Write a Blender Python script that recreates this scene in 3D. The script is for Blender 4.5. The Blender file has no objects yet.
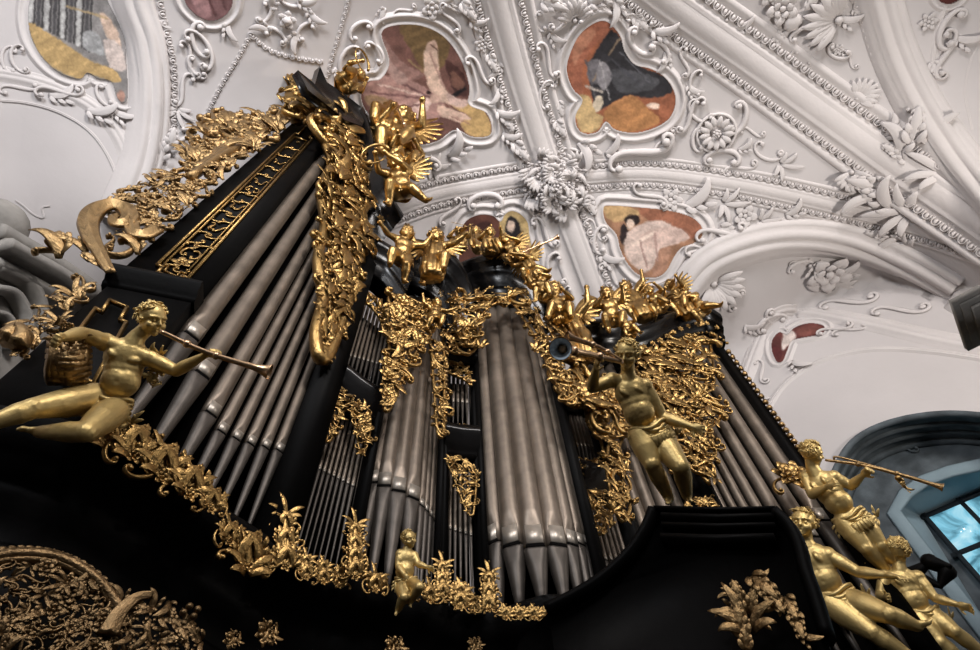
import bpy, math, random
import numpy as np
from mathutils import Vector, Matrix
rad = math.radians
U = 2.7                      # metres: height of the pipe feet above the camera
# ------------------------------------------------------------------ camera
FPX = 560.0; YAW = rad(32); ZX, ZY = 458.0, -19.0
_u = np.array([ZX-490, 325-ZY, -FPX]); _u /= np.linalg.norm(_u)
_h = np.array([0, 0, -1.0]); _h = _h - _h.dot(_u)*_u; _h /= np.linalg.norm(_h)
_r = np.cross(_h, _u)
AX = math.cos(YAW)*_r + math.sin(YAW)*_h
AY = -math.sin(YAW)*_r + math.cos(YAW)*_h
R3 = np.array([AX, AY, _u])          # rows: world axes in camera coordinates
scene = bpy.context.scene
cd = bpy.data.cameras.new('camera'); cd.sensor_width = 36; cd.lens = FPX/980*36; cd.clip_end = 200
cam = bpy.data.objects.new('camera', cd); scene.collection.objects.link(cam)
M4 = Matrix.Identity(4)
for i in range(3):
    for j in range(3): M4[i][j] = R3[i][j]
cam.matrix_world = M4
scene.camera = cam

def ray(px, py):
    v = R3 @ np.array([px-490, 325-py, -FPX]); return v/np.linalg.norm(v)
def onz(px, py, z):
    r = ray(px, py); return r*(z/r[2])
def kpx(k, py): return (ZX+k*(py-ZY), py)
def onplane(px, py, p0, n):
    r = ray(px, py); return r*(np.dot(p0, n)/np.dot(r, n))
def proj(p):
    v = R3.T @ np.asarray(p, float); return 490+v[0]/-v[2]*FPX, 325-v[1]/-v[2]*FPX
def zrow(x, y, py):                   # height on the vertical through (x,y) seen at row py
    lo, hi = 0.01, 60.0
    for _ in range(50):
        m = (lo+hi)/2
        if proj((x, y, m))[1] > py: lo = m
        else: hi = m
    return (lo+hi)/2
def xfork(k, y, z0=3.0):              # x on the line y=const whose vertical has image slope k
    lo, hi = -8.0, 16.0
    for _ in range(50):
        m = (lo+hi)/2; q = proj((m, y, z0)); kk = (q[0]-ZX)/(q[1]-ZY)
        if kk < k: lo = m
        else: hi = m
    return (lo+hi)/2
def at(px, py, d):                    # point at distance d (m) from the camera
    return ray(px, py)*d

# ------------------------------------------------------------------ mesh buffer
class MB:
    def __init__(s): s.V = []; s.Q = []; s.T = []; s.n = 0
    def add(s, V, Q=None, T=None, M=None):
        V = np.asarray(V, float)
        if M is not None: V = V @ M[:3, :3].T + M[:3, 3]
        s.V.append(V)
        if Q is not None and len(Q): s.Q.append(np.asarray(Q, int)+s.n)
        if T is not None and len(T): s.T.append(np.asarray(T, int)+s.n)
        s.n += len(V)
    def tpl(s):
        V = np.vstack(s.V); Q = np.vstack(s.Q) if s.Q else np.zeros((0, 4), int); T = np.vstack(s.T) if s.T else np.zeros((0, 3), int)
        return V, Q, T
    def put(s, t, M): s.add(t[0], t[1], t[2], M)
    def mesh(s, name, smooth=True, origin=(0, 0, 0)):
        V, Q, T = s.tpl(); V = V-np.asarray(origin)
        me = bpy.data.meshes.new(name)
        me.vertices.add(len(V)); me.vertices.foreach_set('co', V.astype(np.float32).ravel())
        nl = len(Q)*4+len(T)*3; me.loops.add(nl)
        me.loops.foreach_set('vertex_index', np.concatenate([Q.ravel(), T.ravel()]).astype(np.int32))
        me.polygons.add(len(Q)+len(T))
        st = np.concatenate([np.arange(len(Q))*4, len(Q)*4+np.arange(len(T))*3]).astype(np.int32)
        me.polygons.foreach_set('loop_start', st)
        me.polygons.foreach_set('loop_total', np.concatenate([np.full(len(Q), 4), np.full(len(T), 3)]).astype(np.int32))
        if smooth: me.polygons.foreach_set('use_smooth', np.ones(len(Q)+len(T), bool))
        me.update(calc_edges=True); me.validate()
        return me

def link(name, me, mat=None, parent=None, loc=None):
    o = bpy.data.objects.new(name, me); scene.collection.objects.link(o)
    if mat is not None and me is not None and len(me.materials) == 0: me.materials.append(mat)
    if loc is not None: o.location = loc
    if parent is not None: o.parent = parent
    return o
def obj(name, mb, mat, parent=None, smooth=True, origin=None):
    # geometry is given in world coordinates; origin = world position of the parent / of the object itself
    if parent is not None:
        return link(name, mb.mesh(name, smooth, tuple(parent.location)), mat, parent)
    if origin is None: origin = np.vstack(mb.V).mean(0)
    return link(name, mb.mesh(name, smooth, origin), mat, None, tuple(origin))
def tag(o, label, cat, group=None, kind=None):
    o['label'] = label; o['category'] = cat
    if group: o['group'] = group
    if kind: o['kind'] = kind
    return o
def thing(name, label, cat, loc=(0, 0, 0), group=None):
    o = bpy.data.objects.new(name, None); scene.collection.objects.link(o); o.location = tuple(loc); o.empty_display_size = .1
    return tag(o, label, cat, group)
def struct(o, label=None, cat=None):
    o['kind'] = 'structure'
    if label: o['label'] = label
    if cat: o['category'] = cat
    return o

# ------------------------------------------------------------------ sweeps
ROUND = np.array([(math.cos(a), math.sin(a)) for a in np.linspace(0, 2*math.pi, 8, endpoint=False)])
ROUND6 = np.array([(math.cos(a), math.sin(a)) for a in np.linspace(0, 2*math.pi, 6, endpoint=False)])
LEAF = np.array([(-1, 0), (-.8, .42), (-.35, .2), (0, .75), (.35, .2), (.8, .42), (1, 0), (0, -.25)])[::-1]
def unit(v):
    v = np.asarray(v, float); n = np.linalg.norm(v, axis=-1, keepdims=True); return v/np.maximum(n, 1e-9)
def sweep(mb, P, up, W, H=None, ring=ROUND, closed=False, caps=True):
    P = np.asarray(P, float); n = len(P)
    if closed: T = np.roll(P, -1, 0)-np.roll(P, 1, 0)
    else: T = np.gradient(P, axis=0)
    T = unit(T); up = np.broadcast_to(np.asarray(up, float), P.shape)
    S = unit(np.cross(T, up)); N = unit(np.cross(S, T))
    W = np.broadcast_to(np.asarray(W, float), (n,)); H = W if H is None else np.broadcast_to(np.asarray(H, float), (n,))
    m = len(ring)
    V = P[:, None, :]+S[:, None, :]*(ring[None, :, 0]*W[:, None])[..., None]+N[:, None, :]*(ring[None, :, 1]*H[:, None])[..., None]
    V = V.reshape(-1, 3); Q = []
    a = np.arange(m); b = (a+1) % m
    for i in range(n if closed else n-1):
        j = (i+1) % n
        Q.append(np.stack([i*m+a, i*m+b, j*m+b, j*m+a], 1))
    Q = np.vstack(Q); T3 = []
    if not closed and caps:
        c0, c1 = len(V), len(V)+1; V = np.vstack([V, P[0], P[-1]])
        for q in range(m):
            T3.append((c0, (q+1) % m, q)); T3.append((c1, (n-1)*m+q, (n-1)*m+(q+1) % m))
    mb.add(V, Q, T3)
def open_sweep(mb, P, S, N, prof, closed=False, caps=False):
    # profile (lateral, height) swept with explicit side / normal vectors; open strip
    P = np.asarray(P, float); n = len(P); m = len(prof); prof = np.asarray(prof, float)
    V = (P[:, None, :]+S[:, None, :]*prof[None, :, 0, None]+N[:, None, :]*prof[None, :, 1, None]).reshape(-1, 3)
    a = np.arange(m-1); Q = []
    for i in range(n if closed else n-1):
        j = (i+1) % n; Q.append(np.stack([i*m+a, i*m+a+1, j*m+a+1, j*m+a], 1))
    mb.add(V, np.vstack(Q))
def cat(pts, n=8, closed=False):      # Catmull-Rom through points
    P = np.asarray(pts, float); k = len(P)
    if closed: P = np.vstack([P[-1], P, P[0], P[1]]); segs = k
    else: P = np.vstack([2*P[0]-P[1], P, 2*P[-1]-P[-2]]); segs = k-1
    out = []
    for i in range(segs):
        p0, p1, p2, p3 = P[i:i+4]
        for t in np.linspace(0, 1, n, endpoint=False):
            out.append(.5*((2*p1)+(-p0+p2)*t+(2*p0-5*p1+4*p2-p3)*t*t+(-p0+3*p1-3*p2+p3)*t**3))
    if not closed: out.append(P[-2])
    return np.array(out)
def resample(P, step):
    d = np.r_[0, np.cumsum(np.linalg.norm(np.diff(P, axis=0), axis=1))]
    n = max(2, int(d[-1]/step)+1); s = np.linspace(0, d[-1], n)
    return np.stack([np.interp(s, d, P[:, i]) for i in range(P.shape[1])], 1)
def sphere(mb, c, r, nu=10, nv=6, M=None):
    r = np.broadcast_to(np.asarray(r, float), (3,)); V = [(0, 0, 1)]
    for j in range(1, nv):
        t = math.pi*j/nv
        for i in range(nu):
            p = 2*math.pi*i/nu; V.append((math.sin(t)*math.cos(p), math.sin(t)*math.sin(p), math.cos(t)))
    V.append((0, 0, -1)); V = np.array(V)*r; Q = []; T = []
    for i in range(nu):
        T.append((0, 1+i, 1+(i+1) % nu)); e = 1+(nv-2)*nu; T.append((len(V)-1, e+(i+1) % nu, e+i))
        for j in range(nv-2):
            a = 1+j*nu; Q.append((a+i, a+nu+i, a+nu+(i+1) % nu, a+(i+1) % nu))
    if M is not None: V = V @ np.asarray(M)[:3, :3].T
    mb.add(V+np.asarray(c, float), Q, T)
def capsule(mb, a, b, ra, rb, m=20):
    a = np.asarray(a, float); b = np.asarray(b, float); d = b-a; L = np.linalg.norm(d)
    if L < 1e-6: sphere(mb, a, ra); return
    t = d/L; ref = np.array([0, 0, 1.]) if abs(t[2]) < .9 else np.array([1., 0, 0])
    P = []; W = []
    for ph in (85, 60, 30): P.append(a-t*ra*math.sin(rad(ph))); W.append(ra*math.cos(rad(ph)))
    for f in (0, .33, .66, 1): P.append(a+d*f); W.append(ra+(rb-ra)*f)
    for ph in (30, 60, 85): P.append(b+t*rb*math.sin(rad(ph))); W.append(rb*math.cos(rad(ph)))
    ring = np.array([(math.cos(q), math.sin(q)) for q in np.linspace(0, 2*math.pi, m, endpoint=False)])
    sweep(mb, P, np.broadcast_to(ref, (len(P), 3)), W, ring=ring)
def boxm(mb, c, ex, ey, ez):          # centre + three half-extent vectors
    c, ex, ey, ez = (np.asarray(v, float) for v in (c, ex, ey, ez))
    V = [c+sx*ex+sy*ey+sz*ez for sz in (-1, 1) for sy in (-1, 1) for sx in (-1, 1)]
    mb.add(V, [(0, 2, 3, 1), (4, 5, 7, 6), (0, 1, 5, 4), (2, 6, 7, 3), (0, 4, 6, 2), (1, 3, 7, 5)])
def prism(mb, poly, p0, ex, ey, dz, nrm):
    # polygon (list of 2D) in frame p0,ex,ey, extruded along nrm from 0 to dz
    from mathutils.geometry import tessellate_polygon
    P = [np.asarray(p0)+np.asarray(ex)*x+np.asarray(ey)*y for x, y in poly]
    tri = tessellate_polygon([[Vector((x, y, 0)) for x, y in poly]]); n = len(P)
    V = P+[p+np.asarray(nrm)*dz for p in P]
    T = [tuple(t) for t in tri]+[(t[2]+n, t[1]+n, t[0]+n) for t in tri]
    Q = [(i, (i+1) % n, (i+1) % n+n, i+n) for i in range(n)]
    mb.add(V, Q, T)
def frame(p, n, ang=0, s=1, sz=None, tdir=None):
    # matrix: local z -> n, local x -> rotated tangent
    n = unit(n); ref = np.array([0, 0, 1.]) if tdir is None else np.asarray(tdir, float)
    x = ref-n*np.dot(ref, n)
    if np.linalg.norm(x) < 1e-4: x = np.cross(n, [1., 0, 0])
    x = unit(x); y = np.cross(n, x)
    c, q = math.cos(ang), math.sin(ang); X = x*c+y*q; Y = -x*q+y*c
    M = np.eye(4); M[:3, 0] = X*s; M[:3, 1] = Y*s; M[:3, 2] = n*(s if sz is None else sz); M[:3, 3] = p
    return M

# ------------------------------------------------------------------ ornament templates (unit size, relief along +z)
def clothoid(kf, n, L):
    s = np.linspace(-1, 1, n); k = kf(s); ds = L/(n-1)
    th = np.cumsum(k)*ds; th -= th[n//2]
    x = np.cumsum(np.cos(th))*ds; y = np.cumsum(np.sin(th))*ds
    P = np.stack([x, y, np.zeros(n)], 1); P -= (P.max(0)+P.min(0))/2
    return P/np.abs(P).max()*.5
def t_c(k=10, thick=.06, n=26):
    mb = MB(); P = clothoid(lambda s: 1.0+k*np.abs(s)**3*1.3, n, 2.6)
    s = np.linspace(-1, 1, n); P[:, 2] = .05+.08*np.abs(s)**2
    sweep(mb, P, (0, 0, 1), thick*(1.15-.6*np.abs(s)), thick*1.4, ROUND6)
    for e in (0, -1): sphere(mb, P[e]+np.array([0, 0, .04]), thick*1.25, 7, 4)
    return mb.tpl()
def t_s(k=11, thick=.055, n=30):
    mb = MB(); P = clothoid(lambda s: k*np.sign(s)*np.abs(s)**2.0, n, 2.8)
    s = np.linspace(-1, 1, n); P[:, 2] = .05+.08*np.abs(s)**2
    sweep(mb, P, (0, 0, 1), thick*(1.25-.7*np.abs(s)), thick*1.4, ROUND6)
    for e in (0, -1): sphere(mb, P[e]+np.array([0, 0, .04]), thick*1.3, 7, 4)
    return mb.tpl()
def lobe(mb, p, ang, L, w, curl, h0=.03, bend=0.0, n=7, ring=LEAF):
    t = np.linspace(0, 1, n); th = ang+bend*t
    x = p[0]+np.cumsum(np.cos(th))*L/n; y = p[1]+np.cumsum(np.sin(th))*L/n
    z = p[2]+h0+curl*np.sin(t*math.pi*.62)
    W = w*np.sin(np.pi*np.clip(t*.86+.12, 0, 1))**.8
    sweep(mb, np.stack([x, y, z], 1), (0, 0, 1), W, W*.55, ring)
def t_acanthus(n=4):
    mb = MB()
    lobe(mb, (-.5, 0, 0), 0, 1.0, .13, .22, n=10)
    for i in range(n):
        x = -.42+i*.2; L = .42-.05*i
        for s in (1, -1): lobe(mb, (x, 0, .06), s*(1.05-.12*i), L, .085, .14, bend=-s*.9)
    return mb.tpl()
def t_curl(n=3):
    mb = MB()
    lobe(mb, (-.5, -.1, 0), .2, 1.1, .14, .25, bend=1.6, n=11)
    for i in range(n): lobe(mb, (-.35+i*.2, -.05+i*.06, .05), -.9+.3*i, .36, .075, .14, bend=.9)
    lobe(mb, (-.2, .0, .05), 1.3, .32, .07, .12, bend=-.8)
    return mb.tpl()
def t_flower(n=6, w=.13):
    mb = MB()
    for i in range(n):
        a = 2*math.pi*i/n; lobe(mb, (.08*math.cos(a), .08*math.sin(a), .03), a, .42, w, .12, n=6)
        a += math.pi/n; lobe(mb, (.05*math.cos(a), .05*math.sin(a), .09), a, .25, w*.7, .08, n=5)
    sphere(mb, (0, 0, .14), .1, 8, 5)
    return mb.tpl()
def t_daisy(n=13):
    mb = MB()
    for i in range(n):
        a = 2*math.pi*i/n; lobe(mb, (.12*math.cos(a), .12*math.sin(a), .10), a, .40, .095, .05, h0=-.02, n=6)
    for i in range(7): a = 2*math.pi*i/7; sphere(mb, (.09*math.cos(a), .09*math.sin(a), .15), .045, 6, 4)
    sphere(mb, (0, 0, .16), .06, 8, 5)
    P = [(.56*math.cos(a), .56*math.sin(a), .03) for a in np.linspace(0, 6.283, 28)[:-1]]; sweep(mb, P, (0, 0, 1), .05, .07, ROUND6, True)
    return mb.tpl()
def t_shell(n=9, spread=2.4):
    mb = MB()
    for i in range(n):
        a = math.pi/2+(i/(n-1)-.5)*spread; lobe(mb, (0, -.4, 0), a, .9-.12*abs(i/(n-1)-.5)*2, .12, .2, n=7)
    sphere(mb, (0, -.38, .08), .1, 8, 5)
    return mb.tpl()
def t_spray():
    mb = MB()
    for a, L, b in ((0, 1, .5), (.5, .8, .9), (-.5, .8, -.9), (.95, .55, 1.0), (-.95, .55, -1.0)):
        lobe(mb, (-.5, 0, 0), a, L, .09, .2, bend=b, n=8)
    return mb.tpl()
def t_ball():
    mb = MB(); sphere(mb, (0, 0, .2), .5, 8, 5); return mb.tpl()
def t_egg():
    mb = MB(); t = np.linspace(-.15, 1.15, 9)*math.pi
    P = np.stack([np.cos(t)*.36, -np.sin(t)*.42+.1, np.full(9, .06)], 1)
    sweep(mb, P, (0, 0, 1), .07, .13, ROUND6)
    sphere(mb, (0, -.02, .04), (.19, .28, .18), 8, 5)
    sphere(mb, (.5, .0, .03), (.06, .4, .12), 5, 4)
    return mb.tpl()
def t_head():                         # little cherub head with two wings, used only very small
    mb = MB(); sphere(mb, (0, 0, .2), (.22, .26, .24), 9, 7)
    for s in (1, -1):
        for i in range(3): lobe(mb, (s*.15, -.05, .02), (0 if s > 0 else math.pi)+s*(.5-i*.45), .55-.08*i, .09, .1, bend=s*.3)
    return mb.tpl()
TP = dict(c=t_c(), s=t_s(), ac=t_acanthus(), cu=t_curl(), fl=t_flower(), sh=t_shell(), sp=t_spray(), ba=t_ball(), egg=t_egg(), he=t_head(),
          da=t_daisy(), fl5=t_flower(5, .17), c2=t_c(16, .08), s2=t_s(15, .075))

def inpoly(x, y, poly):
    c = False; n = len(poly); j = n-1
    for i in range(n):
        xi, yi = poly[i]; xj, yj = poly[j]
        if (yi > y) != (yj > y) and x < (xj-xi)*(y-yi)/(yj-yi)+xi: c = not c
        j = i
    return c
def scatter(poly, spacing, rng, tries=2500):
    xs = [p[0] for p in poly]; ys = [p[1] for p in poly]; out = []
    for _ in range(tries):
        x = rng.uniform(min(xs), max(xs)); y = rng.uniform(min(ys), max(ys))
        if not inpoly(x, y, poly): continue
        if all((x-a)**2+(y-b)**2 > spacing**2 for a, b in out): out.append((x, y))
    return out
def carve(mb, poly, mp, spacing, size, kinds, seed=0, flow=None, relief=1.0, balls=.5):
    # mp(px,py) -> (point, normal, metres per pixel)
    rng = random.Random(seed)
    for x, y in scatter(poly, spacing, rng):
        p, n, sc = mp(x, y); s = rng.uniform(.75, 1.3)*size*sc
        a = rng.uniform(0, 6.28) if flow is None else flow+rng.uniform(-.6, .6)+(math.pi if rng.random() < .3 else 0)
        M = frame(p+n*s*rng.uniform(0, .15), n, a, s, s*relief)
        if rng.random() < .5: M[:3, 1] *= -1
        mb.put(TP[rng.choice(kinds)], M)
        if rng.random() < balls:
            q = p+n*s*.12+unit(np.cross(n, [.3, .2, 1]))*s*rng.uniform(-.3, .3)+np.array([0, 0, 1])*s*rng.uniform(-.3, .3)
            mb.put(TP['ba'], frame(q, n, 0, s*rng.uniform(.12, .22)))
# ------------------------------------------------------------------ materials
def mat(name, col, rough=.5, metal=0., noise=None, bump=None, var=0.12, spec=.5, emit=None, coat=0.):
    m = bpy.data.materials.new(name); m.use_nodes = True; nt = m.node_tree; b = nt.nodes['Principled BSDF']
    b.inputs['Base Color'].default_value = (*col, 1); b.inputs['Roughness'].default_value = rough
    b.inputs['Metallic'].default_value = metal; b.inputs['Specular IOR Level'].default_value = spec
    b.inputs['Coat Weight'].default_value = coat
    tc = nt.nodes.new('ShaderNodeTexCoord')
    if noise:
        nz = nt.nodes.new('ShaderNodeTexNoise'); nz.inputs['Scale'].default_value = noise; nz.inputs['Detail'].default_value = 5
        nt.links.new(tc.outputs['Object'], nz.inputs['Vector'])
        r = nt.nodes.new('ShaderNodeValToRGB'); r.color_ramp.elements[0].position = .3; r.color_ramp.elements[1].position = .7
        r.color_ramp.elements[0].color = (*[c*(1-var) for c in col], 1); r.color_ramp.elements[1].color = (*[min(1, c*(1+var)) for c in col], 1)
        nt.links.new(nz.outputs['Fac'], r.inputs['Fac']); nt.links.new(r.outputs['Color'], b.inputs['Base Color'])
    if bump:
        sc, st = bump; nz = nt.nodes.new('ShaderNodeTexNoise'); nz.inputs['Scale'].default_value = sc; nz.inputs['Detail'].default_value = 6
        nt.links.new(tc.outputs['Object'], nz.inputs['Vector'])
        bp = nt.nodes.new('ShaderNodeBump'); bp.inputs['Strength'].default_value = st; bp.inputs['Distance'].default_value = .02
        nt.links.new(nz.outputs['Fac'], bp.inputs['Height']); nt.links.new(bp.outputs['Normal'], b.inputs['Normal'])
    if emit: b.inputs['Emission Color'].default_value = (*emit[0], 1); b.inputs['Emission Strength'].default_value = emit[1]
    return m
STUCCO = mat('white_stucco', (.57, .535, .525), .85, noise=1.3, bump=(14, .25), var=.05, spec=.2)
VAULT = mat('vault_plaster', (.52, .49, .485), .9, noise=.6, bump=(3, .3), var=.05, spec=.2)
GROUND = mat('grey_plaster', (.46, .44, .44), .9, noise=.8, bump=(8, .2), var=.08, spec=.2)
GOLD = mat('carved_gilding', (.38, .24, .09), .33, 1.0, noise=9, bump=(45, .35), var=.28)
GOLD2 = mat('figure_gilding', (.60, .44, .18), .46, .72, noise=4, bump=(30, .2), var=.22)
GOLDD = mat('aged_gilding', (.33, .215, .10), .42, 1.0, noise=12, bump=(50, .4), var=.3)
BLACK = mat('ebonised_wood', (.002, .0018, .0018), .55, noise=3, bump=(20, .1), var=.3, spec=.07)
LACQ = mat('black_lacquered_moulding', (.004, .0035, .0035), .27, bump=(9, .12), spec=.28)
DARK = mat('case_interior', (.004, .0035, .0035), .9, spec=.05)
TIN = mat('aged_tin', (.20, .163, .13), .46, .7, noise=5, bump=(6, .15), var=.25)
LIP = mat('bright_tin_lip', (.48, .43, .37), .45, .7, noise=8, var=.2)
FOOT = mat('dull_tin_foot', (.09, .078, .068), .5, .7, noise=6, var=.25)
BRASS = mat('trumpet_brass', (.62, .42, .25), .28, 1.0, noise=10, var=.15)
BELLIN = mat('bell_inside_reflection', (.72, .84, .92), .35, .1)  # pale blue window reflection put into the base colour
GOLDSH = mat('shade_toned_gilding', (.20, .13, .065), .40, 1.0, noise=12, bump=(50, .4), var=.35)  # darker copy of the gilding: shade low on the case painted in
STONE = mat('grey_stone', (.27, .255, .235), .85, noise=4, bump=(10, .4), var=.2, spec=.2)
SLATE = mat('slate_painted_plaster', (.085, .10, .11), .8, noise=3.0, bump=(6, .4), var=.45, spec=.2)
REVEAL = mat('blue_grey_reveal', (.26, .34, .38), .8, noise=2, var=.12, spec=.2)
IRON = mat('dark_window_iron', (.02, .025, .03), .5)
FRESCO = bpy.data.materials.new('fresco_paint'); FRESCO.use_nodes = True
_b = FRESCO.node_tree.nodes['Principled BSDF']; _b.inputs['Roughness'].default_value = .8; _b.inputs['Specular IOR Level'].default_value = .2
_a = FRESCO.node_tree.nodes.new('ShaderNodeVertexColor'); _a.layer_name = 'paint'
FRESCO.node_tree.links.new(_a.outputs['Color'], _b.inputs['Base Color'])
# window glass, daylight and bare branches behind it
GLASS = bpy.data.materials.new('daylit_window_glass'); GLASS.use_nodes = True
nt = GLASS.node_tree; b = nt.nodes['Principled BSDF']; tc = nt.nodes.new('ShaderNodeTexCoord')
nz = nt.nodes.new('ShaderNodeTexNoise'); nz.inputs['Scale'].default_value = 2.6; nz.inputs['Detail'].default_value = 5; nz.inputs['Distortion'].default_value = .8
nt.links.new(tc.outputs['Object'], nz.inputs['Vector'])
r = nt.nodes.new('ShaderNodeValToRGB'); e = r.color_ramp.elements
e[0].position = .40; e[0].color = (.05, .16, .22, 1); e[1].position = .52; e[1].color = (.22, .56, .72, 1)
x = e.new(.68); x.color = (.55, .82, .90, 1)
nt.links.new(nz.outputs['Fac'], r.inputs['Fac']); nt.links.new(r.outputs['Color'], b.inputs['Emission Color'])
b.inputs['Base Color'].default_value = (.05, .1, .12, 1); b.inputs['Roughness'].default_value = .1; b.inputs['Emission Strength'].default_value = 1.0
# ------------------------------------------------------------------ vault: height over the gnomonic plan (x/z, y/z)
WN = unit(np.array([.90, .44, 0])); WC = 3.75*U             # right side wall  n.p = c
LN = unit(np.array([-.82, .57, 0])); LC = 7.25            # left side wall
_ctl = [(553,183,4.6),(500,0,4.5),(500,-120,4.3),(430,80,4.55),(618,80,4.62),(650,240,4.4),(345,20,4.4),(240,80,4.2),(280,20,4.3),(150,100,3.85),(170,10,4.05),
 (120,213,3.3),(700,178,4.5),(680,0,4.55),(760,85,4.45),(850,200,4.05),(940,222,3.6),(980,245,3.3),(1040,280,2.9),(870,0,4.3),(930,140,3.85),(980,190,3.5),(610,325,4.25),
 (450,205,4.5),(740,250,4.2),(690,290,4.15),(80,40,3.8),(20,150,3.4),(0,-40,3.9),(-80,60,3.4),(780,-90,4.3),(960,40,4.1),(1050,100,3.7),(850,290,4.2),(770,340,4.1),(900,330,4.0),(980,360,3.7),
 (300,300,4.0),(450,400,4.0),(620,450,4.0),(200,-150,4.0),(1060,330,3.4),(1100,-60,3.9)]
_A = []; _Z = []
for px, py, z in _ctl:
    q = onz(px, py, 1.); _A.append(q[:2]); _Z.append(z)
_A = np.array(_A); _Z = np.array(_Z)
def _phi(r): return np.where(r > 1e-9, r*r*np.log(np.maximum(r, 1e-9)), 0)
_n = len(_A); _K = np.zeros((_n+3, _n+3)); _D = np.linalg.norm(_A[:, None]-_A[None], axis=2)
_K[:_n, :_n] = _phi(_D)+np.eye(_n)*.02; _K[:_n, _n] = 1; _K[:_n, _n+1:] = _A; _K[_n, :_n] = 1; _K[_n+1:, :_n] = _A.T
_w = np.linalg.solve(_K, np.r_[_Z, 0, 0, 0])
def vz(a, b):                          # vault height in metres for plan direction (a,b)
    a = np.atleast_1d(a).astype(float); b = np.atleast_1d(b).astype(float)
    r = np.hypot(a[:, None]-_A[None, :, 0], b[:, None]-_A[None, :, 1])
    z = _phi(r) @ _w[:_n]+_w[_n]+_w[_n+1]*a+_w[_n+2]*b
    return np.clip(z, 1.6, 4.9)*U
def cpt(px, py):
    q = onz(px, py, 1.); z = vz(q[0], q[1])[0]
    zw = WC/max(1e-6, q[0]*WN[0]+q[1]*WN[1]) if q[0]*WN[0]+q[1]*WN[1] > 0 else 1e9
    zl = LC/max(1e-6, q[0]*LN[0]+q[1]*LN[1]) if q[0]*LN[0]+q[1]*LN[1] > 0 else 1e9
    return q*min(z, zw, zl)
def cmap(px, py, off=0.0):
    p = cpt(px, py); dx = cpt(px+1.5, py)-cpt(px-1.5, py); dy = cpt(px, py+1.5)-cpt(px, py-1.5)
    n = unit(np.cross(dx, dy))
    if np.dot(n, p) > 0: n = -n
    sc = math.sqrt(np.linalg.norm(dx)*np.linalg.norm(dy))/3
    return p+n*off, n, sc
def cpath(pts, n=8, closed=False, off=0.0, step=3.0):
    P = resample(cat(pts, n, closed), step)
    if closed: P = P[:-1]
    C = [cmap(x, y) for x, y in P]
    p = np.array([c[0] for c in C]); N = unit(np.array([c[1] for c in C])); sc = float(np.median([c[2] for c in C]))
    T = unit(np.roll(p, -1, 0)-np.roll(p, 1, 0)) if closed else unit(np.gradient(p, axis=0))
    S = unit(np.cross(T, N))
    return p+N*off, S, N, T, sc
# vault surface
mb = MB(); NA = 150
ga = np.linspace(-2.0, 2.6, NA); gb = np.linspace(-1.3, 2.6, NA); A, B = np.meshgrid(ga, gb, indexing='ij')
Z = vz(A.ravel(), B.ravel())
dw = A.ravel()*WN[0]+B.ravel()*WN[1]; dl = A.ravel()*LN[0]+B.ravel()*LN[1]
zz = np.minimum(Z, np.where(dw > 0, WC/np.maximum(dw, 1e-6), 1e9)); zz = np.minimum(zz, np.where(dl > 0, LC/np.maximum(dl, 1e-6), 1e9))
onW = (zz < Z-.02)
V = np.stack([A.ravel()*zz, B.ravel()*zz, zz], 1)
i = np.arange(NA-1); I, J = np.meshgrid(i, i, indexing='ij'); q0 = (I*NA+J).ravel()
Q = np.stack([q0, q0+1, q0+NA+1, q0+NA], 1)
keep = ~(onW[Q].all(1))
mb.add(V, Q[keep]); ceil = obj('ceiling', mb, VAULT, origin=(0, 0, 0)); struct(ceil, 'white plastered vault with stucco ribs', 'ceiling')

def profile_band(pts, width, prof, name, label=None, m=None, eggs=(), egg=9, closed=False, depth=1.0):
    p, S, N, T, sc = cpath(pts, closed=closed)
    mb = MB(); W = width*sc
    open_sweep(mb, p, S, N, [(a*W, h*W*depth-.02) for a, h in prof], closed)
    for off in eggs:
        e = egg*sc; path = p+S*off*W; L = np.r_[0, np.cumsum(np.linalg.norm(np.diff(path, axis=0), axis=1))]
        for d in np.arange(e*.5, L[-1], e):
            i = min(len(L)-2, int(np.searchsorted(L, d))-1); i = max(i, 0); f = (d-L[i])/max(1e-6, L[i+1]-L[i])
            pt = path[i]*(1-f)+path[i+1]*f+N[i]*eh(prof, off)*W*depth
            mb.put(TP['egg'], frame(pt-N[i]*.02, N[i], 0, e*1.05, e*1.35, T[i]))
    o = obj(name, mb, m or STUCCO); struct(o, label); return o
def eh(prof, off):
    xs = [a for a, h in prof]; hs = [h for a, h in prof]; return float(np.interp(off, xs, hs))
RIB = [(-.55,0),(-.53,.05),(-.45,.06),(-.43,.035),(-.24,.035),(-.22,.06),(-.18,.085),(-.14,.06),(-.12,.075),(.12,.075),(.14,.06),(.18,.085),(.22,.06),(.24,.035),(.43,.035),(.45,.06),(.53,.05),(.55,0)]
ARCH = [(-.5,0),(-.48,.14),(-.38,.2),(-.3,.16),(-.26,.3),(-.1,.36),(-.06,.30),(0,.30),(.06,.36),(.2,.34),(.26,.2),(.34,.2),(.4,.1),(.5,.06),(.52,0)]
ti = [0]
def trim(pts, w, prof=RIB, **k):
    ti[0] += 1; return profile_band(pts, w, prof, 'trim_%d' % ti[0], **k)
trim([(470,-110),(499,0),(520,78),(548,168)], 62, eggs=(-.34,.34), label='broad vault rib running up from the rosette boss')
trim([(560,200),(582,258),(606,322),(620,360)], 46, eggs=(-.34,), label='vault rib below the boss between the two lower frescoes')
trim([(585,177),(650,174),(730,184),(800,198),(870,215),(960,240),(1030,268)], 34, eggs=(-.34,.34), egg=8, label='vault rib running right from the boss')
trim([(528,178),(480,186),(432,196),(380,215)], 34, eggs=(-.34,.34), egg=8, label='vault rib running left from the boss')
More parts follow.
